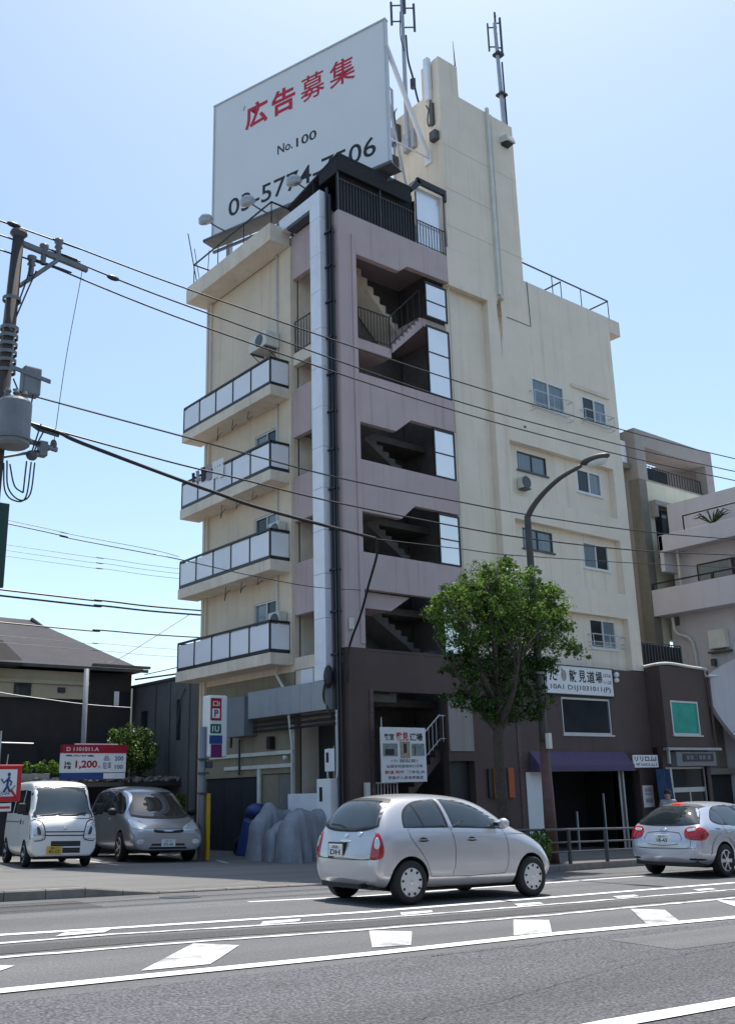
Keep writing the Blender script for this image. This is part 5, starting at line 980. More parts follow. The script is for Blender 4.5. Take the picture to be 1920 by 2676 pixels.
C_ = [(16.7, ty, 5.65, .95, .8, .65, 1.5), (16.0, ty, 5.25, .8, .7, .55, 1.1), (17.55, ty, 5.35, .85, .7, .55, 1.1), (18.35, ty-.05, 5.3, .65, .55, .5, .6), (15.1, ty, 4.95, .62, .55, .48, .6), (15.7, ty, 4.4, .75, .7, .45, .8), (17.1, ty, 4.75, 1.0, .9, .6, 1.4), (18.3, ty, 4.55, .85, .65, .5, .8), (16.2, ty-.5, 4.9, .7, .6, .55, .8), (17.3, ty+.5, 5.0, .7, .6, .55, .7), (18.75, ty, 4.95, .45, .4, .45, .28), (15.5, ty, 3.8, .6, .5, .36, .42), (16.6, ty, 3.9, .9, .75, .42, .8), (17.7, ty, 3.9, .8, .6, .40, .6), (16.3, ty, 3.2, .75, .6, .38, .38), (17.3, ty, 3.15, .6, .5, .42, .34), (15.6, ty+.1, 3.1, .5, .4, .32, .2), (16.9, ty, 2.75, .5, .4, .35, .16), (16.0, ty, 2.75, .45, .4, .28, .12), (16.9, ty, 6.15, .4, .4, .3, .25), (18.2, ty, 5.75, .4, .35, .22, .2), (15.35, ty, 5.35, .35, .3, .25, .15)]
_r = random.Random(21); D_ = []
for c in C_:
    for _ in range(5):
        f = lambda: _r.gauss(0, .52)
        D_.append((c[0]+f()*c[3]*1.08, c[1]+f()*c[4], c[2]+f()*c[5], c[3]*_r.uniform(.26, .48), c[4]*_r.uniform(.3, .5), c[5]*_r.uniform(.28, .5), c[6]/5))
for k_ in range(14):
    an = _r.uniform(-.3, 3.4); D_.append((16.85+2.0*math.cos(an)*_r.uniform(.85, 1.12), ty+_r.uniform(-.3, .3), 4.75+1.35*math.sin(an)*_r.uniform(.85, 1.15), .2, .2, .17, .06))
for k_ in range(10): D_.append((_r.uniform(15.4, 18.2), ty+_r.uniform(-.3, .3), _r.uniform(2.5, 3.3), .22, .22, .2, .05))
leaf_object('sun_tinted_crown', [c for c in C_+D_ if c[2] > 4.9], 14000, .034, ['leaf_pale', 'leaf'], a, 8, (.75, .25), .8)  # paler leaves on top, sunlight put into the leaf colours
leaf_object('crown', [c for c in C_ if c[2] >= 4.3], 24000, .036, ['leaf', 'leaf_pale', 'leaf_dark'], a, 4, (.55, .15, .3), .6)
leaf_object('outer_crown', [c for c in D_ if c[2] >= 4.3], 22000, .036, ['leaf', 'leaf_pale', 'leaf_dark'], a, 6, (.5, .25, .25), .6)
leaf_object('lower_crown', [c for c in C_+D_ if c[2] < 4.3], 24000, .036, ['leaf_dark', 'leaf'], a, 7, (.75, .25), .6)  # mostly dark leaves, shade under the crown put into their colour
# ------------------------------------------------------------------ guard fence, hedge
fy = lambda x: ky(x)+.14
a = root('guard_fence', 'low dark steel guard fence along the kerb between the two cars', 'fence', (18, fy(18), gz(18, 15)+.14))
m = MB(); F_ = [16.2, 17.2, 18.05, 19.6, 21.2, 22.8, 24.4]
for hgt, r in ((.72, .028), (.45, .02), (.25, .02)): m.tube([(x, fy(x), gz(x, fy(x))+.14+hgt) for x in F_], r, 8)
part(m, 'rail', 'steel_dark', a)
for x in F_[2:]: m = MB(); m.tube([(x, fy(x), gz(x, fy(x))+.12), (x, fy(x), gz(x, fy(x))+.14+.72)], .045, 10); part(m, 'post', 'steel_dark', a)
hx, hy = 16.75, 14.98; hzz = gz(hx, hy)+.14
shrub('clipped square hedge by the kerb behind the small silver hatchback', (hx, hy, hzz+.36), (.5, .18, .36), 4200, .035, ('leaf', 'leaf_pale', 'leaf_dark'), (.5, .35, .15), 31, 'hedge', [(hx+dx, hy+dy, hzz+dz, .19, .12, .17, 1) for dx in (-.36, -.12, .12, .36) for dy in (-.1, .08) for dz in (.18, .38, .56)])
m = MB(); m.box(16.9, 17.2, 14.9, 15.05, hzz, hzz+.08); thing(m, 'kerb_block', 'offwhite', 'small pale stone at the foot of the clipped hedge', 'stone', bevel=.03)
# ------------------------------------------------------------------ tarpaulin covers and scooter by the side wall
def draped(name, lab, cat, spine, r0, mat_, zb, top, seed):
    """cloth hung from a ridge line down to the ground with folds"""
    rg = random.Random(seed); n, k = 72, 16; V = []; F = []
    cx = sum(p[0] for p in spine)/len(spine); cy = sum(p[1] for p in spine)/len(spine)
    for i in range(k+1):
        t = max(0, (i-3)/(k-3)); z = (top+(0, -.01, -.05, -.13)[i]) if i < 4 else top-.13+(zb-top+.13)*t
        for j in range(n):
            an = 6.28318*j/n; e = (.12, .42, .62, .70)[i] if i < 4 else .70+.30*((i-3)/(k-3))**.9; fold = 1+(.02+.10*t)*math.sin(an*8+seed+1.2*t)+.05*t*math.sin(an*15+seed*2-2*t)
            ex, ey = r0[0]*e*fold, r0[1]*e*fold
            V.append((cx+ex*math.cos(an)+.08*(1-t)*math.sin(seed), cy+ey*math.sin(an), z+(.07*math.cos(an+seed)+.025*math.sin(an*3+seed))*(1-t)**1.5*min(1, i/3)))
    for i in range(k): F += [(i*n+j, i*n+(j+1) % n, (i+1)*n+(j+1) % n, (i+1)*n+j) for j in range(n)]
    F.append(tuple(range(n))); m = MB(); m.add(V, F); return thing(m, name, mat_, lab, cat, smooth=True)
zg = gz(15.3, 22)+.03
def cover(lab, x0, y, ln, wd, prof, seed):
    """cloth cover over a two-wheeler standing along x, hem on the ground, hung in folds"""
    rg = random.Random(seed); ns, nu = 34, 33; V = []; F = []
    for i in range(ns):
        s = i/(ns-1); p = s*(len(prof)-1); a = min(int(p), len(prof)-2); f = p-a; f = f*f*(3-2*f); h = prof[a]*(1-f)+prof[a+1]*f
        for j in range(nu):
            u = -1+2*j/(nu-1); au = abs(u); zf = 1-max(0, (au-.3)/.7) if au > .3 else 1.02-.02*(au/.3)**2
            w = wd*.5*(.56*(au/.3) if au < .3 else .56+.16*min(1, (1-zf)/.12)+.28*(1-zf))*(1 if u > 0 else -1); zf = min(zf, 1)-(.06*((au-.15)/.15) if .15 < au <= .3 else (.06*(1-min(1, (1-zf)/.3)) if au > .3 else 0))
            tri = lambda q: abs((q/3.14159) % 2-1)*2-1; fold = (1-zf)**.8*(.075*tri(s*19+seed+2*zf)+.04*tri(s*37+seed*3-zf))
            e = .10*(1-zf)*(-1 if s < .5 else 1)*max(0, abs(s-.5)-.3)*3
            V.append((x0+ln*s+e+.02*math.sin(u*5+i)*(1-zf), y+w+fold*(1 if u > 0 else -1)+.03*math.sin(s*5+seed), zg+h*zf+(.02*math.sin(s*17+u*3+seed) if zf > .2 else 0)))
    for i in range(ns-1): F += [(i*nu+j, i*nu+j+1, (i+1)*nu+j+1, (i+1)*nu+j) for j in range(nu-1)]
    for i in (0, ns-1): F.append(tuple(i*nu+j for j in range(nu)))
    m = MB(); m.add(V, F); return thing(m, 'covered_motorbike', 'tarp', lab, 'motorbike', 'covered motorbikes by the side wall', smooth=True)
cover('tall grey tarpaulin cover over a motorbike beside the blue scooter', 14.55, 22.35, 1.0, .8, (1.0, 1.2, 1.42, 1.3, 1.2, 1.25), 1.3)
cover('lowest grey tarpaulin cover, between two taller covered motorbikes', 14.5, 21.6, 1.0, .62, (.8, .92, 1.0, .85, .85, .9), 2.6)
cover('grey tarpaulin cover over a motorbike nearest the white corner cabinet', 14.45, 20.85, 1.0, .8, (1.05, 1.2, 1.32, 1.22, 1.2, 1.25), 4.4)
a = root('scooter', 'dark blue covered scooter with a domed helmet box by the dark doors', 'scooter', (15.3, 23.85, zg))
m = MB(); m.add([(15.1, 23.45, zg+.02), (15.35, 23.45, zg), (15.3, 24.2, zg), (15.05, 24.2, zg+.02), (15.2, 23.55, zg+.95), (15.4, 23.55, zg+.95), (15.4, 24, zg+1.05), (15.2, 24, zg+1.05)], [(0, 3, 2, 1), (4, 5, 6, 7), (0, 1, 5, 4), (1, 2, 6, 5), (2, 3, 7, 6), (3, 0, 4, 7)]); part(m, 'cover', 'tarp_blue', a, bevel=.08)
m = MB(); m.ell((15.25, 23.4, zg+1.22), (.26, .34, .2), 16, 10); part(m, 'helmet_box', 'tarp_blue', a, smooth=True)
for y in (23.3, 24.25): m = MB(); m.lathe([(.12, -.05), (.24, -.06), (.27, 0), (.24, .06), (.12, .05)], (15.25, y, zg+.27), (1, 0, 0), 20); part(m, 'wheel', 'tyre', a, smooth=True)
m = MB(); m.box(15.15, 15.35, 23.35, 24.15, zg+.3, zg+.5); m.tube([(15.0, 23.5, zg+1.1), (15.5, 23.5, zg+1.1)], .02, 6); part(m, 'frame', 'black', a)
# pedestrian glimpsed behind the right car

# ------------------------------------------------------------------ houses on the other side of the street (behind the viewpoint)
for i, (x0, x1, hh, dp, mt, lab) in enumerate(((-22, -12.5, 6.2, 9, 'offwhite', 'pale two storey house across the street, far left behind the viewpoint'), (-12, -3, 8.6, 10, 'grey_wall_pale', 'grey brown three storey house across the street behind the viewpoint'), (-2.4, 5.5, 6.0, 9, 'tan_wall', 'tan two storey house across the street directly behind the viewpoint'), (6, 16.5, 9.4, 11, 'white_wall', 'pale grey shop house across the street behind the viewpoint'), (17, 25, 6.4, 9, 'olive_wall', 'olive two storey house across the street, right behind the viewpoint'), (25.6, 37, 8.8, 11, 'offwhite', 'off white shop house across the street, right end of the near row behind the viewpoint'), (37.6, 49, 7.4, 10, 'tan_wall', 'tan shop house across the street, down the slope to the right'), (49.5, 62, 9.5, 11, 'grey_wall', 'dark grey house across the street, further down the slope'), (62.5, 78, 7.0, 10, 'olive_wall', 'olive house across the street at the lower end of the row'))):
    y1 = -4.2-.3*(i % 2); z0 = gz((x0+x1)/2, y1)-.5; hz_ = hh; r_ = root('street_house', lab, 'house', ((x0+x1)/2, y1-dp/2, z0), 'houses across the street')
    FO = lambda u, v, d: (u, y1-d, v); hs = []
    for f_ in range(int(hz_//2.8)):
        n_ = 3
        for j in range(n_): u = x0+(x1-x0)*(j+.28)/n_; hs.append((u, u+(x1-x0)/n_*.5, z0+1.0+f_*2.8, z0+2.5+f_*2.8))
    m = MB(); holed(m, FO, x0, x1, z0, z0+hz_, hs, 0, .2); m.box(x0, x1, y1-dp, y1-.5, z0, z0+hz_-.1); part1(m, 'wall', mt, r_)
    for q in hs: m = MB(); m.box(q[0], q[1], y1-.14, y1-.1, q[2], q[3]); part(m, 'window', 'glass_dark', r_)
    m = MB(); m.box(x0-.25, x1+.25, y1-dp-.2, y1+.3, z0+hz_, z0+hz_+.25); part(m, 'roof', 'roof_grey', r_)
# ------------------------------------------------------------------ vehicles
def sec(x, zb, zt, Wd, k, zB, wr, sq=0.):
    hp = [(Wd*.95, zt-.14), (Wd*.82, zt-.05), (Wd*.42, zt-.008)]
    cp = [(Wd*.965, zB), (wr, zt-.10+.03*sq), (wr*(.66+.2*sq), zt-.022)]
    m3 = zb+.52*(min(zt, zB)-zb)
    P = [(0, zb), (Wd*.80, zb), (Wd*.97, zb+.10), (Wd, m3)]
    P += [(a[0]*(1-k)+b[0]*k, a[1]*(1-k)+b[1]*k) for a, b in zip(hp, cp)]+[(0, zt)]
    return [(x, y, z) for y, z in P]
def body_mesh(rows, arches, paint_, crease=()):
    S_ = [sec(*r) for r in rows]; n = 8; V = []; F = []
    for s in S_:
        V += [(x, y, z) for x, y, z in s]; V += [(x, -y, z) for x, y, z in s[1:-1]]
    m_ = 14
    def idx(i, j, side): return i*m_+(j if side > 0 or j in (0, n-1) else n-1+j)
    for i in range(len(S_)-1):
        for j in range(n-1):
            F.append((idx(i, j, 1), idx(i+1, j, 1), idx(i+1, j+1, 1), idx(i, j+1, 1))); F.append((idx(i, j, -1), idx(i, j+1, -1), idx(i+1, j+1, -1), idx(i+1, j, -1)))
    for i in (0, len(S_)-1):
        F.append((idx(i, 0, 1), idx(i, 1, 1), idx(i, 1, -1))) if False else None
        for j in range(1, n-2): F.append((idx(i, j, 1), idx(i, j+1, 1), idx(i, j+1, -1), idx(i, j, -1)))
        F.append((idx(i, 0, 1), idx(i, 1, 1), idx(i, 1, -1))); F.append((idx(i, n-2, 1), idx(i, n-1, 1), idx(i, n-2, -1)))
    F = [f for f in F if f]
    me = bpy.data.meshes.new('cage'); me.from_pydata(V, [], F); bm = bmesh.new(); bm.from_mesh(me); bmesh.ops.recalc_face_normals(bm, faces=bm.faces)
    cl = bm.edges.layers.float.new('crease_edge')
    for e in bm.edges:
        a, b = e.verts[0].index, e.verts[1].index
        for (j, val) in crease:
            ok = lambda q: any(q % m_ == t for t in ((j, n-1+j) if j not in (0, n-1) else (j,)))
            if ok(a) and ok(b) and a//m_ != b//m_: e[cl] = val
    bm.to_mesh(me); bm.free()
    o = bpy.data.objects.new('cage', me); COL.objects.link(o); o.modifiers.new('s', 'SUBSURF').levels = 3; o.modifiers['s'].render_levels = 3
    me.materials.append(MATS[paint_]); me.materials.append(MATS['arch'])
    cut = MB(); W2 = 1.2
    for (ax, az, ar, hw) in arches:
        for sgn in (1, -1): cut.lathe([(0, 0), (ar, 0), (ar, .5), (0, .5)], (ax, sgn*(hw-.30), az), (0, sgn, 0), 40)
    cm = cut.mesh('cut'); bm = bmesh.new(); bm.from_mesh(cm); bmesh.ops.remove_doubles(bm, verts=bm.verts, dist=1e-5); bmesh.ops.recalc_face_normals(bm, faces=bm.faces); bm.to_mesh(cm); bm.free()
    cm.materials.append(MATS[paint_]); cm.materials.append(MATS['arch']); cm.polygons.foreach_set('material_index', [1]*len(cm.polygons))
    co = bpy.data.objects.new('cut', cm); COL.objects.link(co)
    bo = o.modifiers.new('b', 'BOOLEAN'); bo.object = co; bo.operation = 'DIFFERENCE'; bo.solver = 'MANIFOLD'; bo.material_mode = 'INDEX' if hasattr(bo, 'material_mode') else None
    bpy.context.view_layer.update()
    out = bpy.data.meshes.new_from_object(o.evaluated_get(bpy.context.evaluated_depsgraph_get()))
    bpy.data.objects.remove(o); bpy.data.objects.remove(co)
    return out
class Car:
    def __init__(s, name, lab, rows, paint_, wheels, arch_r, hw, M_, crease=(), group=None):
        s.root = root(name, lab, 'car' if 'van' not in name else 'van', rot=M_, group=group); OFF[s.root.name] = Vector()
        me = body_mesh(rows, [(x, z, arch_r, hw) for x, z in wheels], paint_, crease)
        s.body = bpy.data.objects.new('body', me); COL.objects.link(s.body); s.body.parent = s.root
        me.polygons.foreach_set('use_smooth', [p.material_index == 0 for p in me.polygons])
        try: me.set_sharp_from_angle(angle=R_(38))
        except Exception: pass
        bm = bmesh.new(); bm.from_mesh(me); s.bvh = BVHTree.FromBMesh(bm); bm.free()
    DIRS = {'R': ((0, -3, 0), (1, 0, 0), (0, 0, 1), (0, 1, 0)), 'L': ((0, 3, 0), (1, 0, 0), (0, 0, 1), (0, -1, 0)), 'B': ((-3, 0, 0), (0, 1, 0), (0, 0, 1), (1, 0, 0)), 'F': ((9, 0, 0), (0, 1, 0), (0, 0, 1), (-1, 0, 0)), 'T': ((0, 0, 4), (1, 0, 0), (0, 1, 0), (0, 0, -1))}
    wx = staticmethod(lambda x: x); wz = staticmethod(lambda z: z)
    def hit(s, d, a, b):
        b = s.wz(b) if d != 'T' else b; a = s.wx(a) if d in ('R', 'L') else a
        if isinstance(d, str): O, U, V, D = s.DIRS[d]
        else: O, U, V, D = d
        O, U, V, D = Vector(O), Vector(U), Vector(V), Vector(D); o = O+U*a+V*b
        h, nn, i, t = s.bvh.ray_cast(o, D)
        if h is None: h, nn, i, t = s.bvh.find_nearest(o+D*3)
        return h, (nn if nn.dot(D) < 0 else -nn)
    def patch(s, name, m_, d, pts, off=.004, smooth=6, rings=7, parent=None, closed=True):
        P = [(p.x, p.y) for p in catmull([(a, b, 0) for a, b in pts], smooth, True)] if smooth else list(pts)
        if not smooth:
            Q = []
            for (a, b), (c, e) in zip(P, P[1:]+P[:1]): Q += [(a+(c-a)*i/8, b+(e-b)*i/8) for i in range(8)]
            P = Q
        cx = sum(p[0] for p in P)/len(P); cy = sum(p[1] for p in P)/len(P); n = len(P); V = []; F = []
        for r in range(rings):
            t = 1-r/rings
            for a, b in P: h, nn = s.hit(d, cx+(a-cx)*t, cy+(b-cy)*t); V.append(h+nn*(off if r else off*.2))
        h, nn = s.hit(d, cx, cy); V.append(h+nn*off)
        for r in range(rings-1): F += [(r*n+j, r*n+(j+1) % n, (r+1)*n+(j+1) % n, (r+1)*n+j) for j in range(n)]
        F += [((rings-1)*n+j, (rings-1)*n+(j+1) % n, rings*n) for j in range(n)]
        m = MB(); m.add(V, F); return part(m, name, m_, parent or s.root, smooth=True, local=True)
    def line(s, name, m_, d, pts, w=.008, off=.0025, smooth=5, parent=None, closed=False):
        P = [(p.x, p.y) for p in catmull([(a, b, 0) for a, b in pts], smooth, closed)]
        if closed: P.append(P[0])
        V = []; F = []
        for i, (a, b) in enumerate(P):
            p, q = P[max(i-1, 0)], P[min(i+1, len(P)-1)]; t = Vector((q[0]-p[0], q[1]-p[1])); t = t.normalized() if t.length else Vector((1, 0)); nx, ny = -t.y, t.x
            for sg in (-1, 1): h, nn = s.hit(d, a+nx*w/2*sg, b+ny*w/2*sg); V.append(h+nn*off)
        F = [(2*i, 2*i+2, 2*i+3, 2*i+1) for i in range(len(P)-1)]
        m = MB(); m.add(V, F); return part(m, name, m_, parent or s.root, smooth=True, local=True)
    def wheel(s, x, y, z, r, w, style, slots):
        sg = 1 if y > 0 else -1; A = (0, sg, 0); O = (x, y, z)
        m = MB(); m.lathe([(r*.64, -w*.5), (r*.9, -w*.52), (r*.985, -w*.40), (r, -w*.2), (r, w*.2), (r*.985, w*.40), (r*.9, w*.52), (r*.72, w*.5), (r*.64, w*.42)], O, A, 40)
        t = part(m, 'wheel', 'tyre', s.root, smooth=True, local=True)
        m = MB(); m.lathe([(r*.66, w*.25), (r*.66, w*.46), (r*.60, w*.49), (r*.5, w*.44), (r*.3, w*.50), (r*.14, w*.53), (0, w*.53)], O, A, 40); rim = part(m, 'rim', 'hub', t, smooth=True, local=True)
        m = MB(); Av = Vector(A); u = Vector((1, 0, 0)); v = Vector((0, 0, 1))
        if style == 'holes':
            for i in range(slots):
                a = 6.28318*i/slots+.2; c = Vector(O)+Av*(w*.478)+(u*math.cos(a)+v*math.sin(a))*r*.545; e1 = (u*math.cos(a)+v*math.sin(a)); e2 = (-u*math.sin(a)+v*math.cos(a)); q = []
                for j in range(10): b = 6.28318*j/10; q.append(c+e1*math.cos(b)*r*.075+e2*math.sin(b)*r*.055+Av*.006)
                m.prism(q, -Av*.02)
        else:
            for i in range(slots):
                a = 6.28318*(i+.5)/slots; q = []
                for rr, da in ((.22, -.10), (.57, -.36), (.59, 0), (.57, .36), (.22, .10)): b = a+da*5/slots; q.append(Vector(O)+Av*(w*.49+.012)+(u*math.cos(b)+v*math.sin(b))*r*rr)
                m.prism(q, -Av*.02)
        part(m, 'rim_opening', 'arch', rim, local=True); m = MB(); m.lathe([(r*.13, w*.53), (r*.12, w*.56), (0, w*.565)], O, A, 16); part(m, 'hub_cap', 'chrome', rim, local=True)
    def box(s, name, m_, b, parent=None, bevel=.006): m = MB(); m.box(*b); return part(m, name, m_, parent or s.root, bevel=bevel, local=True)
    def plate(s, x, y, z, face, m_, txt, sub, ink, w=.33, h=.165):
        sg = -1 if face == 'B' else 1; p = s.box('number_plate', m_, (x-.008, x+.008, y-w/2, y+w/2, z-h/2, z+h/2), bevel=.004)
        m = MB(); U = (0, -1, 0) if face == 'B' else (0, 1, 0)
        lettering(m, txt, (x+sg*.0085, y+(w*.36 if face == 'B' else -w*.36), z-h*.36), U, Z3, h*.42, w*.72, .02, d=.003); lettering(m, sub, (x+sg*.0085, y+(w*.25 if face == 'B' else -w*.25), z+h*.16), U, Z3, h*.22, w*.5, .01, d=.003); part(m, 'lettering', ink, p, fix=False, local=True)
def place(fx, fy, heading, ref, lift=0, slope=True, h=0):
    """matrix so that local point ref (x,y) stands on the ground at (fx,fy); local +x is the nose"""
    c, s_ = math.cos(heading), math.sin(heading); X = Vector((c, s_, 0))
    dz = (gz(fx+c, fy+s_)-gz(fx, fy)); X = Vector((c, s_, dz)).normalized(); Yv = Vector((-s_, c, gz(fx-s_, fy+c)-gz(fx, fy))); Zv = X.cross(Yv).normalized(); Yv = Zv.cross(X)
    o = Vector((fx, fy, gz(fx, fy)+h+lift))-X*ref[0]-Yv*ref[1]
    return Matrix(((X.x, Yv.x, Zv.x, o.x), (X.y, Yv.y, Zv.y, o.y), (X.z, Yv.z, Zv.z, o.z), (0, 0, 0, 1)))
# --- small silver hatchback
Wd, zB = .83, .97
rows = [(-.02, .34, .62, .60, 0, zB, .5), (.03, .28, .80, .72, .1, zB, .52), (.09, .24, 1.02, .775, .4, .93, .55), (.19, .22, 1.28, .80, .8, .95, .55), (.34, .20, 1.46, .82, 1, zB, .56), (.7, .19, 1.535, .83, 1, .98, .575), (1.2, .19, 1.555, .83, 1, .98, .59), (1.75, .19, 1.545, .83, 1, .97, .59), (2.2, .19, 1.475, .83, 1, .96, .575), (2.55, .19, 1.285, .83, .9, .95, .57), (2.83, .19, 1.06, .825, .45, .95, .58), (3.1, .20, .97, .81, .1, .93, .6), (3.38, .21, .86, .79, 0, .9, .6), (3.58, .24, .72, .74, 0, .9, .6), (3.69, .28, .58, .66, 0, .9, .55), (3.72, .33, .5, .55, 0, .9, .5)]
rx, fx_, wr_ = .615, 3.04, .292
HX = lambda x: .615-(.615-x)*.93 if x < .615 else 3.04+(x-3.04)*.87 if x > 3.04 else x
HZ = lambda z: 1+(z-1)*.905 if z > 1 else z
rows = [(HX(r[0]), r[1], HZ(r[2]))+r[3:] for r in rows]
M_ = place(9.63, 11.66, R_(-1.6), (rx, 0))
c = Car('hatchback_car', 'small rounded silver hatchback driving past in the near lane', rows, 'silver', [(rx, wr_), (fx_, wr_)], .345, Wd, M_, ((1, .3),))
c.wx = HX; c.wz = HZ
for x in (rx, fx_):
    for sg in (1, -1): c.wheel(x, sg*(Wd-.085), wr_, wr_, .165, 'holes', 9)
for d in 'RL':
    w1 = [(.56, 1.06), (.585, 1.17), (.67, 1.275), (.82, 1.36), (1.03, 1.405), (1.26, 1.42), (1.335, 1.05), (1.30, 1.03), (.62, 1.03)]
    w2 = [(1.385, 1.42), (1.62, 1.415), (1.86, 1.365), (2.1, 1.27), (2.32, 1.14), (2.46, 1.03), (2.44, 1.005), (1.50, 1.03), (1.455, 1.05)]
    c.patch('window_seal', 'rubber', d, [(.53, 1.04), (.56, 1.19), (.65, 1.305), (.82, 1.395), (1.03, 1.435), (1.40, 1.455), (1.64, 1.45), (1.88, 1.40), (2.12, 1.30), (2.35, 1.165), (2.52, 1.02), (2.44, .985), (1.45, 1.01), (.62, 1.01)], .002, 5)
    c.patch('side_window', 'car_glass_blue', d, w1, .005, 5); c.patch('side_window', 'car_glass_blue', d, w2, .005, 5)
    c.line('window_divider', 'rubber', d, [(.80, 1.36), (.85, 1.2), (.90, 1.03)], .022, .008)
    c.patch('door_pillar', 'silver', d, [(1.30, 1.46), (1.365, 1.46), (1.455, 1.0), (1.375, 1.0)], .007, 0)
    c.line('door_gap', 'gap', d, [(1.41, 1.0), (1.455, .8), (1.45, .55), (1.41, .36)]); c.line('door_gap', 'gap', d, [(2.47, 1.0), (2.53, .8), (2.52, .5), (2.45, .36)]); c.line('door_gap', 'gap', d, [(.60, 1.0), (.66, .85), (.86, .62), (.97, .42), (1.0, .36)]); c.line('door_gap', 'gap', d, [(1.0, .36), (1.7, .345), (2.45, .36)])
    c.line('belt_crease', 'silver', d, [(.35, .955), (.9, .96), (1.7, .95), (2.6, .935), (3.05, .91)], .018, .006)
    for x in (.86, 1.80): c.patch('door_handle', 'rubber', d, [(x-.1, .835), (x-.07, .865), (x, .885), (x+.07, .865), (x+.1, .835), (x, .82)], .004, 3); c.patch('handle_grip', 'chrome', d, [(x-.1, .853), (x+.1, .853), (x+.1, .842), (x-.1, .842)], .016, 0)
    sg = -1 if d == 'R' else 1
    m = MB(); m.ell((2.36, sg*.90, 1.07), (.075, .10, .075), 14, 8); mr = part(m, 'wing_mirror', 'silver', c.root, smooth=True, local=True); m = MB(); m.box(2.30, 2.34, sg*.74, sg*.88, 1.03, 1.08); part(m, 'mirror_foot', 'rubber', mr, local=True)
    dg = ((.13-2.01, sg*(.70+2.22), 0), (.74, sg*.67, 0), (0, 0, 1), (.67, -sg*.74, 0))
    c.patch('tail_lamp', 'tail_red', dg, [(-.115, .60), (.05, .62), (.075, .75), (.03, .90), (-.02, .945), (-.07, .88), (-.105, .75)], .012, 5); c.patch('indicator_lens', 'lens', dg, [(-.05, .74), (.0, .73), (.025, .80), (.0, .88), (-.03, .89), (-.055, .82)], .018, 5)
    c.patch('head_lamp', 'lens', 'F', [(sg*.42, .66), (sg*.5, .80), (sg*.62, .80), (sg*.68, .70), (sg*.6, .62)], .01, 5)
c.patch('rear_window', 'car_glass_blue', 'B', [(-.56, 1.03), (-.575, 1.08), (-.47, 1.36), (-.3, 1.42), (.3, 1.42), (.47, 1.36), (.58, 1.08), (.56, 1.03), (.3, .995), (-.3, .995)], .014, 4, 16)
c.line('rear_seal', 'rubber', 'B', [(-.585, 1.03), (-.60, 1.08), (-.485, 1.375), (-.3, 1.44), (.3, 1.44), (.485, 1.375), (.60, 1.08), (.585, 1.03), (.3, .975), (-.3, .975)], .035, .004, 4, closed=True)
c.line('hatch_gap', 'gap', 'B', [(-.62, .95), (-.64, .78), (-.58, .605), (0, .60), (.58, .605), (.64, .78), (.62, .95)]); c.line('bumper_gap', 'gap', 'B', [(-.72, .60), (-.3, .585), (.3, .585), (.72, .60)], .010)
c.line('wiper', 'rubber', 'B', [(.05, 1.0), (.2, 1.035), (.42, 1.05)], .03, .018); c.patch('hatch_handle', 'chrome', 'B', [(-.12, .83), (0, .845), (.12, .83), (.1, .81), (-.1, .81)], .02, 3); c.patch('badge', 'chrome', 'B', [(-.05, .90), (0, .93), (.05, .90), (0, .865)], .015, 3); c.patch('badge', 'chrome', 'B', [(-.36, .93), (-.30, .96), (-.26, .92), (-.31, .89)], .02, 3); c.patch('sticker', 'white_plain', 'B', [(-.47, 1.05), (-.40, 1.05), (-.40, 1.12), (-.47, 1.10)], .010, 3)
h, nn = c.hit('B', .0, .70); c.plate(h.x-.025, .16, .70, 'B', 'plate_white', 'DH', '品', 'black_ink'); c.box('plate_recess', 'rubber', (h.x-.016, h.x+.06, -.04, .36, .59, .81))
c.patch('windscreen', 'car_glass', ((4.5, 0, 2.5), (0, 1, 0), (.45, 0, .89), (-.89, 0, -.45)), [(-.55, -.95), (.55, -.95), (.46, -.40), (-.46, -.40)], .006, 3)
m = MB(); m.box(.5, 3.2, -.6, .6, .16, .25); m.tube([(-.0, -.45, .25), (.4, -.45, .27)], .03, 8); part(m, 'underbody', 'arch', c.root, local=True)
m = MB(); m.box(.10, .5, -.6, .6, .2, .27); part(m, 'bumper_valance', 'rubber', c.root, local=True)
m = MB(); m.tube(catmull([(.42, .1, 1.535), (.35, .1, 1.6), (.2, .1, 1.75)], 3), .006, 5); part(m, 'aerial', 'rubber', c.root, local=True)
# --- silver blue hatch at the right edge
Wd, zB = .87, .98
rows = [(-.02, .40, .66, .62, 0, zB, .5), (.04, .30, .82, .76, .05, zB, .52), (.12, .26, 1.0, .82, .3, .95, .52), (.26, .24, 1.2, .85, .75, .97, .53), (.52, .22, 1.38, .865, 1, zB, .55), (.95, .2, 1.45, .87, 1, .98, .57), (1.6, .2, 1.475, .87, 1, .96, .59), (2.3, .2, 1.455, .87, 1, .95, .585), (2.8, .2, 1.33, .87, 1, .94, .57), (3.2, .2, 1.06, .865, .5, .93, .58), (3.55, .2, .93, .85, .1, .9, .6), (4.0, .22, .84, .81, 0, .9, .6), (4.28, .26, .72, .74, 0, .9, .6), (4.40, .3, .58, .6, 0, .9, .5)]
rx, fx_, wr_ = .88, 3.52, .315
M_ = place(18.62, 12.42, R_(2.0), (rx, 0))
c = Car('hatchback_car', 'silver blue hatchback cut off by the right picture edge', rows, 'silver_blue', [(rx, wr_), (fx_, wr_)], .365, Wd, M_, ((1, .3), (4, .25)))
for x in (rx, fx_):
    for sg in (1, -1): c.wheel(x, sg*(Wd-.09), wr_, wr_, .19, 'spokes', 6)
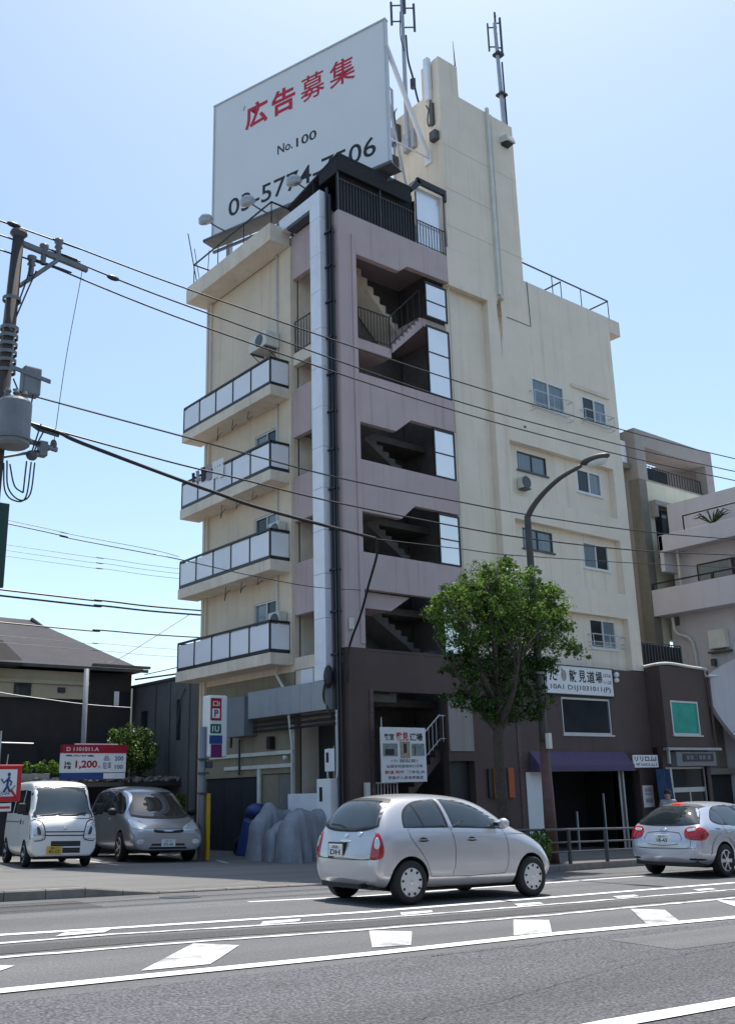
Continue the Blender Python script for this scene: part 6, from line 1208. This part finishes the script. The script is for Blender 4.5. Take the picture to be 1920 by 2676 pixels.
for d in 'RL':
    sg = -1 if d == 'R' else 1
    c.patch('window_seal', 'rubber', d, [(.62, 1.07), (.75, 1.2), (.98, 1.32), (1.3, 1.375), (1.9, 1.385), (2.4, 1.33), (2.8, 1.15), (2.95, 1.0), (2.2, .985), (1.2, .985), (.8, 1.0)], .002, 5)
    c.patch('side_window', 'car_glass_blue', d, [(.66, 1.07), (.77, 1.18), (.96, 1.28), (1.04, 1.02), (.82, 1.02)], .006, 4); c.patch('side_window', 'car_glass_blue', d, [(1.0, 1.3), (1.3, 1.355), (1.72, 1.365), (1.76, 1.005), (1.08, 1.01)], .006, 3); c.patch('side_window', 'car_glass_blue', d, [(1.83, 1.365), (2.3, 1.32), (2.7, 1.16), (2.85, 1.01), (1.86, 1.0)], .006, 3)
    c.line('door_gap', 'gap', d, [(1.80, .98), (1.83, .7), (1.8, .36)]); c.line('door_gap', 'gap', d, [(2.88, .98), (2.93, .7), (2.9, .36)]); c.line('door_gap', 'gap', d, [(.95, .98), (1.05, .75), (1.28, .5), (1.34, .36)]); c.line('door_gap', 'gap', d, [(1.34, .36), (2.1, .35), (2.9, .36)])
    c.line('arch_crease', 'silver_blue', d, [(rx-.47, .42), (rx-.40, .62), (rx-.2, .77), (rx+.05, .80), (rx+.3, .7), (rx+.45, .5)], .05, .012)
    for x in (1.2, 2.1): c.patch('door_handle', 'chrome', d, [(x-.1, .84), (x+.1, .85), (x+.1, .87), (x-.1, .86)], .018, 2)
    c.patch('fuel_flap', 'gap', d, [(.62, .93), (.85, .92), (.72, .905)], .003, 2)
    dg = ((.13-2.01, sg*(.76+2.22), 0), (.74, sg*.67, 0), (0, 0, 1), (.67, -sg*.74, 0))
    c.patch('tail_lamp', 'tail_red', dg, [(-.24, .74), (-.05, .70), (.14, .72), (.22, .84), (.12, .93), (-.08, .96), (-.22, .90)], .014, 5); c.patch('reversing_lens', 'lens', dg, [(-.19, .86), (-.05, .88), (-.05, .93), (-.18, .91)], .02, 3)
    c.patch('rear_reflector', 'rubber', dg, [(-.2, .37), (.08, .36), (.12, .33), (-.18, .33)], .006, 3); c.patch('head_lamp', 'lens', 'F', [(sg*.45, .66), (sg*.5, .78), (sg*.7, .78), (sg*.72, .7)], .01, 4)
    m = MB(); m.ell((2.72, sg*.96, 1.04), (.08, .11, .075), 14, 8); part(m, 'wing_mirror', 'silver_blue', c.root, smooth=True, local=True)
c.patch('rear_window', 'car_glass', 'B', [(-.68, 1.0), (-.70, 1.04), (-.50, 1.30), (-.3, 1.35), (.3, 1.35), (.5, 1.30), (.70, 1.04), (.68, 1.0), (.3, .965), (-.3, .965)], .006, 4, 10)
c.line('rear_seal', 'rubber', 'B', [(-.5, 1.325), (-.3, 1.372), (.3, 1.372), (.5, 1.325)], .04, .005)
c.patch('brake_lamp', 'brake_red', 'B', [(-.12, 1.375), (.12, 1.375), (.12, 1.405), (-.12, 1.405)], .02, 0)
c.line('hatch_gap', 'gap', 'B', [(-.66, .9), (-.62, .70), (-.55, .56), (0, .55), (.55, .56), (.62, .7), (.66, .9)]); c.line('plate_recess', 'gap', 'B', [(-.36, .84), (.36, .84), (.33, .62), (-.33, .62)], .012, .003, 2, closed=True); c.line('bumper_gap', 'gap', 'B', [(-.8, .56), (-.3, .535), (.3, .535), (.8, .56)], .01)
h, nn = c.hit('B', 0, .72); c.plate(h.x-.012, .0, .72, 'B', 'plate_white', '18-43', '品川', 'black_ink'); c.patch('badge', 'chrome', 'B', [(-.08, .90), (0, .93), (.08, .90), (0, .875)], .016, 4)
m = MB(); m.box(.09, .6, -.70, .70, .22, .33); m.box(.5, 3.8, -.62, .62, .18, .26); part(m, 'underbody', 'rubber', c.root, local=True)
# --- white kei van, nose to the street
Wd, zB = .735, 1.12
def vrow(x, zb, zt, w, k, zb2=zB, wr=.60, sq=1.): return (x, zb, zt, w, k, zb2, wr, sq)
rows = [vrow(-.01, .32, 1.75, .66, 1), vrow(.03, .26, 1.86, .72, 1), vrow(.2, .22, 1.89, .735, 1), vrow(1.0, .2, 1.895, .735, 1), vrow(2.0, .2, 1.89, .735, 1), vrow(2.45, .2, 1.86, .735, 1), vrow(2.68, .2, 1.76, .735, 1), vrow(2.88, .2, 1.52, .735, .97), vrow(3.04, .21, 1.25, .735, .8), vrow(3.15, .22, 1.10, .73, .35, 1.02), vrow(3.29, .23, 1.02, .725, .1, .9), vrow(3.37, .24, .93, .72, 0), vrow(3.40, .25, .86, .71, 0), vrow(3.41, .29, .76, .68, 0)]
rx, fx_, wr_ = .42, 2.72, .27
hd = math.atan2(-.983, -.18)
M_ = place(9.37, 22.6, hd, (fx_, 0), h=sh(9.4))
c = Car('kei_van', 'boxy white kei van parked nose out under the sun', rows, 'van_white', [(rx, wr_), (fx_, wr_)], .315, Wd, M_, ((1, .7), (5, .75), (4, .6)))
for x in (rx, fx_):
    for sg in (1, -1): c.wheel(x, sg*(Wd-.08), wr_, wr_, .15, 'spokes', 8)
WS = ((5.0, 0, 2.2), (0, 1, 0), (.5, 0, .866), (-.866, 0, -.5))
c.patch('windscreen', 'car_glass_blue', 'F', [(-.66, 1.10), (-.655, 1.2), (-.57, 1.66), (-.5, 1.715), (0, 1.735), (.5, 1.715), (.57, 1.66), (.655, 1.2), (.66, 1.10), (0, 1.075)], .005, 3, 10)
c.line('windscreen_seal', 'rubber', 'F', [(-.675, 1.08), (-.585, 1.67), (-.5, 1.735), (0, 1.755), (.5, 1.735), (.585, 1.67), (.675, 1.08), (0, 1.055)], .014, .004, 4, closed=True)
for y in (-.3, .25): c.line('wiper', 'rubber', 'F', [(y-.28, 1.095), (y, 1.11), (y+.25, 1.15)], .022, .02)
for d in 'RL':
    sg = -1 if d == 'R' else 1
    c.patch('side_window', 'car_glass', d, [(2.0, 1.14), (2.0, 1.66), (2.5, 1.62), (2.82, 1.22), (2.8, 1.14)], .005, 0); c.patch('side_window', 'car_glass', d, [(1.0, 1.14), (1.0, 1.66), (1.92, 1.66), (1.92, 1.14)], .005, 0); c.patch('side_window', 'car_glass', d, [(.2, 1.14), (.2, 1.64), (.9, 1.66), (.9, 1.14)], .005, 0)
    c.line('door_gap', 'gap', d, [(1.95, 1.1), (1.96, .8), (1.95, .3)]); c.line('door_gap', 'gap', d, [(2.95, 1.1), (2.98, .9), (2.95, .62)]); c.line('slide_rail', 'gap', d, [(.1, .95), (1.0, .95), (1.9, .95)], .02)
    c.patch('door_handle', 'rubber', d, [(2.05, .90), (2.15, .90), (2.15, 1.0), (2.05, 1.0)], .012, 0); c.patch('fuel_flap', 'rubber', d, [(2.35, .90), (2.41, .90), (2.41, .98), (2.35, .98)], .006, 0)
    c.patch('head_lamp', 'lens', 'F', [(sg*.46, .60), (sg*.43, .70), (sg*.50, .93), (sg*.68, .97), (sg*.70, .62)], .012, 0); c.line('head_lamp_rim', 'rubber', 'F', [(sg*.45, .59), (sg*.42, .70), (sg*.49, .95), (sg*.69, .985), (sg*.705, .60)], .02, .006, 3, closed=True); c.patch('lamp_bowl', 'steel_dark', 'F', [(sg*.50, .70), (sg*.55, .86), (sg*.60, .86), (sg*.58, .70)], .018, 3); c.patch('indicator_lens', 'white_plain', 'F', [(sg*.46, .615), (sg*.46, .66), (sg*.69, .66), (sg*.69, .615)], .018, 0)
    m = MB(); m.box(2.78, 2.88, sg*.78, sg*.96, 1.12, 1.36); mr = part(m, 'wing_mirror', 'rubber', c.root, bevel=.04, local=True); m = MB(); m.box(2.80, 2.86, sg*.70, sg*.82, 1.10, 1.14); part(m, 'mirror_foot', 'rubber', mr, local=True)
for z0, z1, y0, y1 in ((.74, .755, -.42, .42), (.665, .68, -.42, .42)): c.patch('grille_slot', 'rubber', 'F', [(y0, z0), (y1, z0), (y1, z1+.01), (y0, z1+.01)], .004, 0)
for z0, z1, y0, y1 in ((.45, .56, -.28, .36), (.31, .42, -.02, .36)):
    c.patch('air_intake', 'rubber', 'F', [(y0, z0), (y1, z0), (y1, z1), (y0, z1)], .004, 0)
    for i in range(2): zz = z0+(i+1)*(z1-z0)/3; c.line('intake_slat', 'steel_dark', 'F', [(y0+.01, zz), ((y0+y1)/2, zz), (y1-.01, zz)], .012, .012)
h, nn = c.hit('F', -.2, .38); c.plate(h.x+.014, -.2, .37, 'F', 'plate_yellow', '41-17', '品川', 'black_ink'); c.patch('badge', 'chrome', 'F', [(-.05, .82), (0, .85), (.05, .82), (0, .79)], .01, 3)
m = MB(); m.box(.3, 3.3, -.6, .6, .18, .3); part(m, 'underbody', 'arch', c.root, local=True)
# --- silver minivan
Wd, zB = .90, 1.08
rows = [(-.01, .42, 1.3, .70, .8, zB, .6, .4), (.06, .32, 1.58, .82, 1, zB, .62, .4), (.3, .26, 1.70, .88, 1, 1.12, .65, .4), (1.0, .22, 1.765, .90, 1, 1.1, .67, .4), (2.0, .22, 1.77, .90, 1, 1.08, .67, .4), (2.7, .22, 1.73, .90, 1, 1.05, .66, .3), (3.2, .22, 1.57, .90, 1, 1.02, .64, .2), (3.6, .22, 1.32, .90, .9, 1.0, .62), (3.95, .22, 1.10, .895, .45, .98, .62), (4.25, .23, 1.0, .89, .1, .9, .6), (4.5, .24, .90, .88, 0, .9, .6), (4.68, .25, .82, .86, 0, .9, .6), (4.77, .26, .76, .83, 0, .9, .6), (4.81, .27, .73, .81, 0, .9, .6), (4.82, .30, .66, .76, 0, .9, .5)]
rx, fx_, wr_ = .93, 3.80, .33
hd = math.atan2(-.98, -.2)
M_ = place(12.42, 23.7, hd, (fx_, 0), h=sh(12)) @ Matrix.Translation((fx_, 0, 0)) @ Matrix.Scale(1.05, 4) @ Matrix.Translation((-fx_, 0, 0))
c = Car('minivan', 'silver minivan parked in the building shade beside the white van', rows, 'silver_dark', [(rx, wr_), (fx_, wr_)], .385, Wd, M_, ((1, .3), (5, .4), (4, .3)))
for x in (rx, fx_):
    for sg in (1, -1): c.wheel(x, sg*(Wd-.09), wr_, wr_, .2, 'spokes', 5)
WS = ((6.2, 0, 2.9), (0, 1, 0), (-.62, 0, .785), (-.785, 0, -.62))
c.patch('windscreen', 'car_glass', 'F', [(-.68, 1.06), (-.69, 1.12), (-.56, 1.54), (-.4, 1.60), (.4, 1.60), (.56, 1.54), (.69, 1.12), (.68, 1.06), (.35, 1.02), (-.35, 1.02)], .006, 4, 11)
c.line('windscreen_seal', 'rubber', 'F', [(-.70, 1.04), (-.35, .995), (.35, .995), (.70, 1.04)], .05, .006)
for d in 'RL':
    sg = -1 if d == 'R' else 1
    c.patch('side_window', 'car_glass', d, [(.5, 1.14), (.5, 1.55), (1.2, 1.62), (2.3, 1.63), (2.9, 1.55), (3.3, 1.36), (3.62, 1.10), (3.4, 1.07), (1.5, 1.12)], .005, 4, 9); c.line('window_trim', 'chrome', d, [(.5, 1.58), (1.2, 1.655), (2.3, 1.665), (2.95, 1.58), (3.35, 1.40), (3.68, 1.12)], .022, .008)
    for x in (1.45, 2.35): c.line('door_pillar', 'rubber', d, [(x, 1.62), (x+.05, 1.11)], .06, .008)
    for q in ([(1.5, 1.1), (1.52, .7), (1.5, .34)], [(2.42, 1.1), (2.46, .7), (2.42, .34)], [(3.42, 1.05), (3.45, .8), (3.38, .5)]): c.line('door_gap', 'gap', d, q)
    c.patch('door_handle', 'silver_dark', d, [(2.5, .93), (2.7, .93), (2.7, .965), (2.5, .965)], .02, 2)
    m = MB(); m.ell((3.38, sg*1.0, 1.12), (.09, .12, .09), 14, 8); part(m, 'wing_mirror', 'rubber', c.root, smooth=True, local=True)
    dg = ((4.5+2.13, sg*(.78+2.1), 0), (-.70, sg*.71, 0), (0, 0, 1), (-.71, -sg*.70, 0))
    c.patch('head_lamp', 'lens', dg, [(-.52, .70), (-.36, .70), (.0, .77), (.25, .89), (.36, .97), (.18, .94), (-.2, .86), (-.48, .76)], .012, 4, 8)
    c.patch('fog_lamp', 'lens', 'F', [(sg*.6, .40), (sg*.58, .50), (sg*.72, .50), (sg*.74, .42)], .008, 3)
c.patch('grille', 'rubber', 'F', [(-.36, .69), (-.38, .73), (0, .69), (.38, .73), (.36, .69), (.25, .655), (-.25, .655)], .006, 3); c.patch('badge', 'chrome', 'F', [(-.1, .685), (.1, .685), (.1, .70), (-.1, .70)], .018, 2)
c.patch('air_intake', 'rubber', 'F', [(-.46, .30), (-.38, .42), (.38, .42), (.46, .30)], .005, 0); c.line('intake_slat', 'silver_dark', 'F', [(-.42, .36), (0, .36), (.42, .36)], .025, .012)
c.line('spoiler_lip', 'silver_dark', 'F', [(-.75, .27), (-.3, .255), (.3, .255), (.75, .27)], .05, .03); c.line('bonnet_gap', 'gap', 'F', [(-.62, .93), (-.4, .76), (0, .745), (.4, .76), (.62, .93)], .008)
h, nn = c.hit('F', .0, .44); c.plate(h.x+.014, .0, .43, 'F', 'plate_white', '50-46', '品川', 'plate_green'); m = MB(); m.box(.5, 4.3, -.7, .7, .2, .32); part(m, 'underbody', 'arch', c.root, local=True)
# ------------------------------------------------------------------ pedestrian behind the right-hand car
def person(lab, x, y, head, top, leg, hair):
    z0 = gz(x, y)+.14; a = root('person', lab, 'person', (x, y, z0), rot=Matrix.Translation((x, y, z0)) @ Matrix.Rotation(head, 4, 'Z')); OFF[a.name] = Vector()
    J = {'pel': (0, 0, .92, .15), 'ch': (0, 0, 1.28, .16), 'nk': (0, 0, 1.44, .06), 'hd': (.02, 0, 1.52, .075), 'tp': (.01, 0, 1.66, .085), 'sl': (0, .19, 1.38, .065), 'el': (-.05, .24, 1.10, .045), 'wl': (.08, .24, .88, .035), 'hl': (.12, .23, .78, .04), 'sr': (0, -.19, 1.38, .065), 'er': (.02, -.25, 1.10, .045), 'wr': (.16, -.23, .92, .035), 'hr': (.2, -.22, .83, .04), 'tl': (0, .1, .86, .1), 'kl': (.12, .1, .48, .065), 'al': (.02, .1, .08, .045), 'fl': (.17, .1, .04, .04), 'tr': (0, -.1, .86, .1), 'kr': (-.04, -.1, .48, .065), 'ar': (-.24, -.1, .12, .045), 'fr': (-.12, -.1, .04, .04)}
    K = list(J); E_ = [('pel', 'ch'), ('ch', 'nk'), ('nk', 'hd'), ('hd', 'tp'), ('ch', 'sl'), ('sl', 'el'), ('el', 'wl'), ('wl', 'hl'), ('ch', 'sr'), ('sr', 'er'), ('er', 'wr'), ('wr', 'hr'), ('pel', 'tl'), ('tl', 'kl'), ('kl', 'al'), ('al', 'fl'), ('pel', 'tr'), ('tr', 'kr'), ('kr', 'ar'), ('ar', 'fr')]
    me = bpy.data.meshes.new('figure'); me.from_pydata([J[k][:3] for k in K], [(K.index(p), K.index(q)) for p, q in E_], []); o = bpy.data.objects.new('figure', me); COL.objects.link(o)
    sk = o.modifiers.new('k', 'SKIN'); o.modifiers.new('s', 'SUBSURF').levels = 2
    for i, k in enumerate(K): me.skin_vertices[0].data[i].radius = (J[k][3], J[k][3]); me.skin_vertices[0].data[i].use_root = (k == 'pel')
    bpy.context.view_layer.update(); nm = bpy.data.meshes.new_from_object(o.evaluated_get(bpy.context.evaluated_depsgraph_get())); bpy.data.objects.remove(o)
    for t in ('skin', top, leg, 'black'): nm.materials.append(MATS[t])
    for p in nm.polygons:
        z = p.center.z; p.use_smooth = True; p.material_index = 3 if z < .09 else 2 if z < .93 and abs(p.center.y) < .2 else 1 if z < 1.45 and not (z < .9) else 0
    b = bpy.data.objects.new('body', nm); COL.objects.link(b); b.parent = a
    m = MB(); m.ell((-.015, 0, 1.625), (.105, .095, .105), 14, 10); part(m, 'hair', hair, a, smooth=True, local=True)
    m = MB(); m.ell((.105, 0, 1.56), (.022, .014, .022)); m.ell((.0, .088, 1.56), (.02, .012, .03)); m.ell((.0, -.088, 1.56), (.02, .012, .03)); part(m, 'face_feature', 'skin', a, smooth=True, local=True)
person('person in dark hair walking on the pavement, mostly hidden by the right car', 24.85, 17.0, R_(200), 'cloth', 'cloth_dark', 'black')
S.render.resolution_x = 734; S.render.resolution_y = 1024
